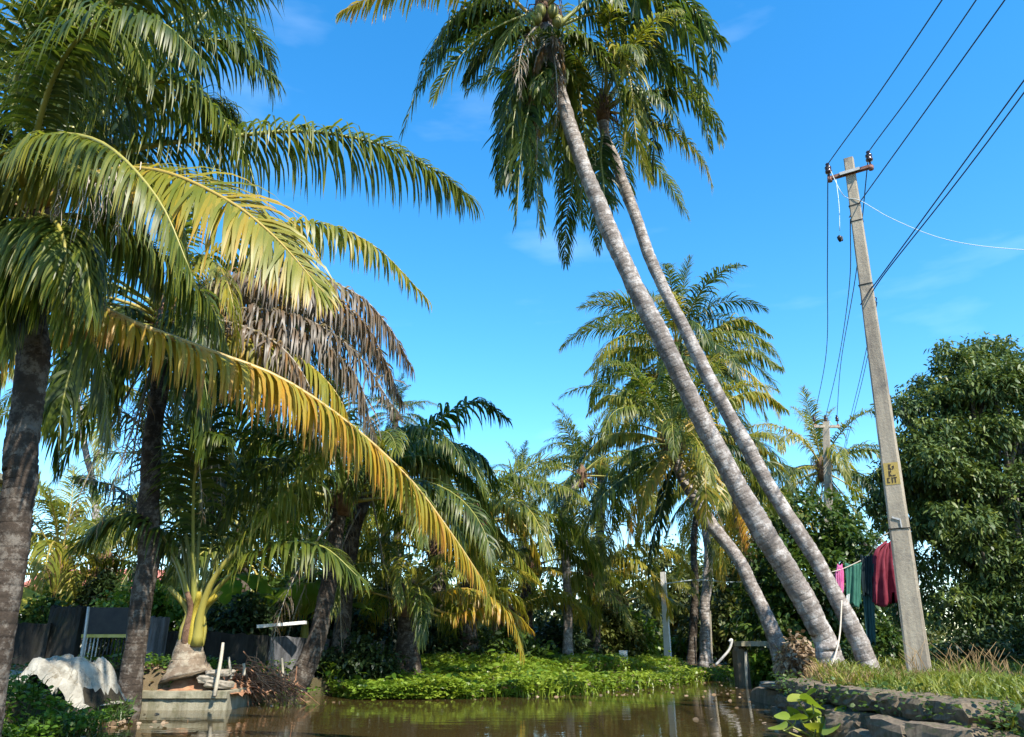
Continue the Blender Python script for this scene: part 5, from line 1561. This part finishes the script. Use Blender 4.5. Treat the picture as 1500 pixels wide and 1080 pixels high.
# mass of woodland far behind: one body
mb = MB()
lob = []
for k in range(70):
    x = -40 + 92 * (k + rng.random()) / 70
    lob.append((np.array([x, 44 + rng.uniform(-3, 5) + (6 if x > 8 else 0), rng.uniform(0.8, 2.6)]), (rng.uniform(1.6, 2.8), 1.6, rng.uniform(1.4, 2.4))))
for k in range(26):
    x = -16 + 14 * rng.random()
    lob.append((np.array([x, 25 + rng.uniform(-2, 5), rng.uniform(0.8, 2.2)]), (rng.uniform(1.0, 1.8), 1.2, rng.uniform(0.9, 1.5))))
for k in range(30):
    x = -9 + 15 * (k + rng.random()) / 30
    lob.append((np.array([x, 31 + rng.uniform(-2, 5), rng.uniform(0.9, 2.7)]), (rng.uniform(1.1, 1.8), 1.2, rng.uniform(0.9, 1.5))))
p, d, L_, W_, T = lobe_sprays(lob, 7200, 9, 0.34, 0.17, 0.2)
leaves(mb, p, d, L_, W_, T)
tag(mb.obj('woodland', G_OLIVE), 'mass of green trees and shrubs closing the view far behind the palms', 'woodland', kind='stuff')

# ================================================================== GROUND COVER
def edge_l(y): return np.interp(y, LE_Y, LE_X)


# floating water plants and weeds of the green bank
def cover(n, ymin, ymax, xfun0, xfun1, zf, hmin, hmax, ll, lw, mat, name, label, cat, blade=False, down=0.0, origin=None):
    y = ymin + (ymax - ymin) * rng.random(n) ** 1.15
    x0, x1 = xfun0(y), xfun1(y)
    x = x0 + (x1 - x0) * rng.random(n)
    clump = 0.5 + 0.5 * np.sin(x * 2.9 + 1.3 * np.sin(y * 2.1)) * np.sin(y * 2.4 + np.cos(x * 1.7))
    z = zf(x, y)
    h = (hmin + (hmax - hmin) * rng.random(n)) * (0.6 + 0.65 * clump)
    tone = np.clip(0.35 * rng.random(n) + 0.45 * clump + 0.08, 0, 1)
    mb = MB()
    a = rng.uniform(0, 6.28, n)
    if blade:
        d = np.stack([np.cos(a) * 0.4, np.sin(a) * 0.4, np.ones(n)], 1)
        blade_mesh(mb, np.stack([x, y, z], 1), d, lw * rng.uniform(.7, 1.3, n), h, tone, 3, 0.7)
    else:
        p = np.stack([x, y, z + h], 1)
        d = np.stack([np.cos(a), np.sin(a), rng.uniform(0.0, 0.9, n)], 1)
        leaves(mb, p, d, ll * rng.uniform(.6, 1.3, n), lw * rng.uniform(.7, 1.3, n), tone, bend=0.3)
    o = mb.obj(name, mat)
    return tag(o, label, cat, kind='stuff')


GB_Y = [12.6, 13.2, 14, 15.5, 17, 19, 21, 23]
gl0 = lambda y: np.interp(y, [12.6, 14, 18, 23], [-2.3, -3.2, -3.5, 0.5])
gl1 = lambda y: np.interp(y, GB_Y, [-1.6, -0.2, 1.0, 2.1, 3.0, 4.2, 5.3, 6.2]) + 0.28 * np.sin(y * 5.1) + 0.2 * np.sin(y * 11.3) - 0.15 * rng.random(np.shape(y)) ** 2 + 0.5 * (rng.random(np.shape(y)) ** 9)
zb = lambda x, y: np.maximum(ground_z(x, y), 0.0)
cover(42000, 12.7, 23, gl0, gl1, zb, 0.02, 0.26, 0.115, 0.055, G_WATER, 'water_weeds', 'bright green carpet of water weeds along the far bank', 'water weeds')
cover(17000, 12.9, 23, gl0, gl1, zb, 0.14, 0.42, 0, 0.022, G_WATER, 'reed_grass', 'upright green reed grass standing in the water weeds', 'grass', blade=True)
cover(2600, 12.9, 23, gl0, lambda y: gl1(y) + 0.1, zb, 0.02, 0.22, 0.13, 0.05, G_DEAD, 'dead_leaves', 'withered brown leaves lying among the water weeds', 'dead leaves')
mb = MB()
n_ = 420
y_ = rng.uniform(7.5, 22, n_)
side_ = rng.random(n_) < 0.6
x_ = np.where(side_, gl1(y_) + 0.1 + np.abs(rng.normal(0, 0.5, n_)), np.interp(y_, RE_Y, RE_X) - np.abs(rng.normal(0, 0.5, n_)) - 0.05)
x_ = np.where(y_ < 12.6, np.where(side_, edge_l(y_) + np.abs(rng.normal(0, 0.5, n_)), x_), x_)
a_ = rng.uniform(0, 6.28, n_)
leaves(mb, np.stack([x_, y_, np.full(n_, 0.006)], 1), np.stack([np.cos(a_), np.sin(a_), 0.02 * a_ / 6], 1), rng.uniform(.03, .10, n_), rng.uniform(.02, .05, n_), rng.random(n_), bend=0.0)
tag(mb.obj('floating_leaves', G_DEAD), 'small fallen leaves floating on the canal along both banks', 'leaves', kind='stuff')
cover(2200, 8.4, 11.2, lambda y: edge_l(y) - 1.5, lambda y: edge_l(y) + 0.12, zb, 0.0, 0.05, 0.10, 0.05, G_DEAD, 'leaf_litter', 'brown leaf litter on the bank between the tarpaulin and the landing', 'leaf litter')
cover(1700, 8.6, 11.4, lambda y: edge_l(y) - 0.9, lambda y: edge_l(y) + 0.12, zb, 0.03, 0.24, 0.07, 0.035, G_BUSH, 'creeping_weeds', 'dark creeping weeds on the bank left of the landing', 'weeds')
cover(450, 13.2, 22, gl0, lambda y: gl1(y) - 0.5, zb, 0.1, 0.4, 0.2, 0.10, G_BRIGHT, 'broad_leaved_weeds', 'broad leaved weeds standing above the carpet of water weeds', 'weeds')
# grass on the right bank
gr0 = lambda y: np.interp(y, RE_Y, RE_X) + 0.22
gr1 = lambda y: gr0(y) + 3.4
zr = lambda x, y: ground_z(x, y) - 0.01
cover(15000, 4.0, 9.5, gr0, gr1, zr, 0.06, 0.25, 0, 0.012, G_GRASS, 'bank_grass', 'sunlit yellow green grass on top of the right bank', 'grass', blade=True)
cover(2600, 8.8, 12.5, lambda y: gr0(y) + 0.9, gr1, zr, 0.06, 0.26, 0, 0.012, G_GRASS, 'shaded_grass', 'thinner grass round the foot of the tall pole', 'grass', blade=True)
cover(5200, 8.2, 11.0, gr0, lambda y: gr0(y) + 1.6, zr, 0.04, 0.2, 0, 0.008, G_STRAW, 'dry_grass', 'straw coloured dry grass round the foot of the leaning palms', 'grass', blade=True)
cover(1500, 4.6, 10.2, lambda y: np.interp(y, RE_Y, RE_X) - 0.12, lambda y: np.interp(y, RE_Y, RE_X) + 0.25, lambda x, y: 0.12 + 0.25 * rng.random(len(x)), 0.02, 0.12, 0.05, 0.03, G_BUSH, 'wall_moss', 'small creeping weeds growing over the laterite wall', 'weeds')
# left bank
cover(7000, 5.4, 8.2, lambda y: edge_l(y) - 1.6, lambda y: edge_l(y) + 0.15, zb, 0.02, 0.22, 0.075, 0.04, G_BRIGHT, 'bank_weeds', 'bright green weeds at the lower left corner by the water', 'weeds')
cover(1800, 6.0, 9.4, lambda y: edge_l(y) - 1.5, lambda y: edge_l(y) + 0.1, zb, 0.15, 0.45, 0, 0.012, G_BUSH, 'tall_grass', 'thin tall grass in front of the tarpaulin mound', 'grass', blade=True)
cover(2500, 10.6, 13.5, lambda y: edge_l(y) - 1.4, lambda y: edge_l(y) + 0.12, zb, 0.02, 0.2, 0.07, 0.035, G_BRIGHT, 'landing_weeds', 'small bright weeds along the water between the landing and the curved palm', 'weeds')
cover(9000, 13, 30, lambda y: np.interp(y, RE_Y, RE_X) + 0.1, lambda y: np.interp(y, RE_Y, RE_X) + 5, zr, 0.05, 0.4, 0.14, 0.06, G_BUSH, 'undergrowth', 'low green undergrowth on the right bank beyond the leaning palms', 'undergrowth')

# dry forked weed stems at the right
for k, (px, py) in enumerate([(1352, 1005), (1400, 1000), (1462, 1002), (1490, 1010), (1435, 1008)]):
    base = P(px, py, 8.6 + 0.3 * (k % 2)); base[2] = gz(base[0], base[1])
    mb = MB()
    for j in range(9):
        a = rng.uniform(0, 6.28); h = rng.uniform(0.2, 0.5)
        s0 = np.array([rng.normal(0, .05), rng.normal(0, .05), -0.03]); m1 = s0 + [math.cos(a) * h * .25, math.sin(a) * h * .2, h * .7]; e = m1 + [math.cos(a) * h * .35, 0, h * .3]
        mb.tube([s0, m1, e], [0.0042, 0.0035, 0.0015], 4); mb.tube([m1, m1 + [-math.cos(a) * h * .25, .02, h * .28]], [0.003, 0.0015], 4)
    mb.obj('dry_weed', G_STRAW, None, base, label='dry forked weed stems standing ' + ('against the foot of the tall pole', 'just right of the tall pole', 'in the grass fourth from the pole', 'in the grass at the right edge of the picture', 'in the grass third from the pole')[k], cat='weed', group='dry weeds on the right bank')

# water hyacinth in the bottom corner, every leaf a part
def hyacinth(px, py, Y, spots, label, seed):
    g = np.random.default_rng(seed)
    base = P(px, py, Y); base[2] = 0
    root = empty('water_hyacinth', base, label, 'water plant', 'water hyacinths by the right wall')
    for (lx, ly, dY, sz) in spots + [(a_ + 17, b_ - 6, c_ + .15, d_) for a_, b_, c_, d_ in spots[::2]]:
        ly, sz = ly - 12, sz * 1.25
        p = P(lx, ly, Y + dY) - base
        p[2] = max(p[2], 0.04)
        m_ = MB()
        n = 12
        th = np.linspace(0, 2 * math.pi, n, endpoint=False)
        rim = np.stack([np.cos(th) * sz * (1 - 0.12 * np.cos(th)), np.sin(th) * sz * 0.92, 0.22 * sz * (np.abs(np.sin(th)) ** 2) + 0.03 * np.sin(3 * th) * sz], 1)
        mid = rim * [0.55, 0.55, 0.35]
        Rm = np.array(Matrix.Rotation(g.uniform(0, 6.28), 3, 'Z') @ Matrix.Rotation(g.uniform(-0.9, -0.2), 3, 'X') @ Matrix.Rotation(g.normal(0, .5), 3, 'Y'))
        V = np.concatenate([[[0, 0, 0]], mid, rim]) @ Rm.T
        F = [(0, 1 + i, 1 + (i + 1) % n) for i in range(n)] + [(1 + i, 1 + n + i, 1 + n + (i + 1) % n, 1 + (i + 1) % n) for i in range(n)]
        m_.add(V, F, 0, True, tone=g.uniform(0.4, 1.0))
        st = np.array([g.normal(0, .08), g.normal(0, .08), -0.05])
        lo = m_.obj('leaf', G_WATER, root, p)
        s_ = MB(); s_.tube(smooth_path([st - p, (st - p) * 0.5 + [0, 0, -0.02], [0, 0, -0.004]], 6), np.linspace(0.016, 0.007, 6), 6); s_.obj('stalk', M['rachis'], lo)['dry'] = 0.1
    return root


hyacinth(1200, 1075, 7.6, [(1168, 1037, .1, .085), (1190, 1043, 0, .10), (1145, 1062, 0, .06), (1160, 1076, -.1, .07), (1171, 1065, -.05, .07), (1186, 1066, 0, .06), (1206, 1070, .1, .06), (1140, 1078, -.1, .08), (1180, 1055, .1, .06), (1195, 1080, -.1, .08)], 'clump of round-leaved water hyacinth at the foot of the right wall', 1)
hyacinth(1245, 1080, 7.3, [(1225, 1062, .1, .07), (1240, 1073, 0, .07), (1262, 1066, .1, .08), (1216, 1078, -.1, .08), (1250, 1085, -.1, .08), (1232, 1052, .2, .05)], 'second clump of water hyacinth close under the laterite wall', 2)
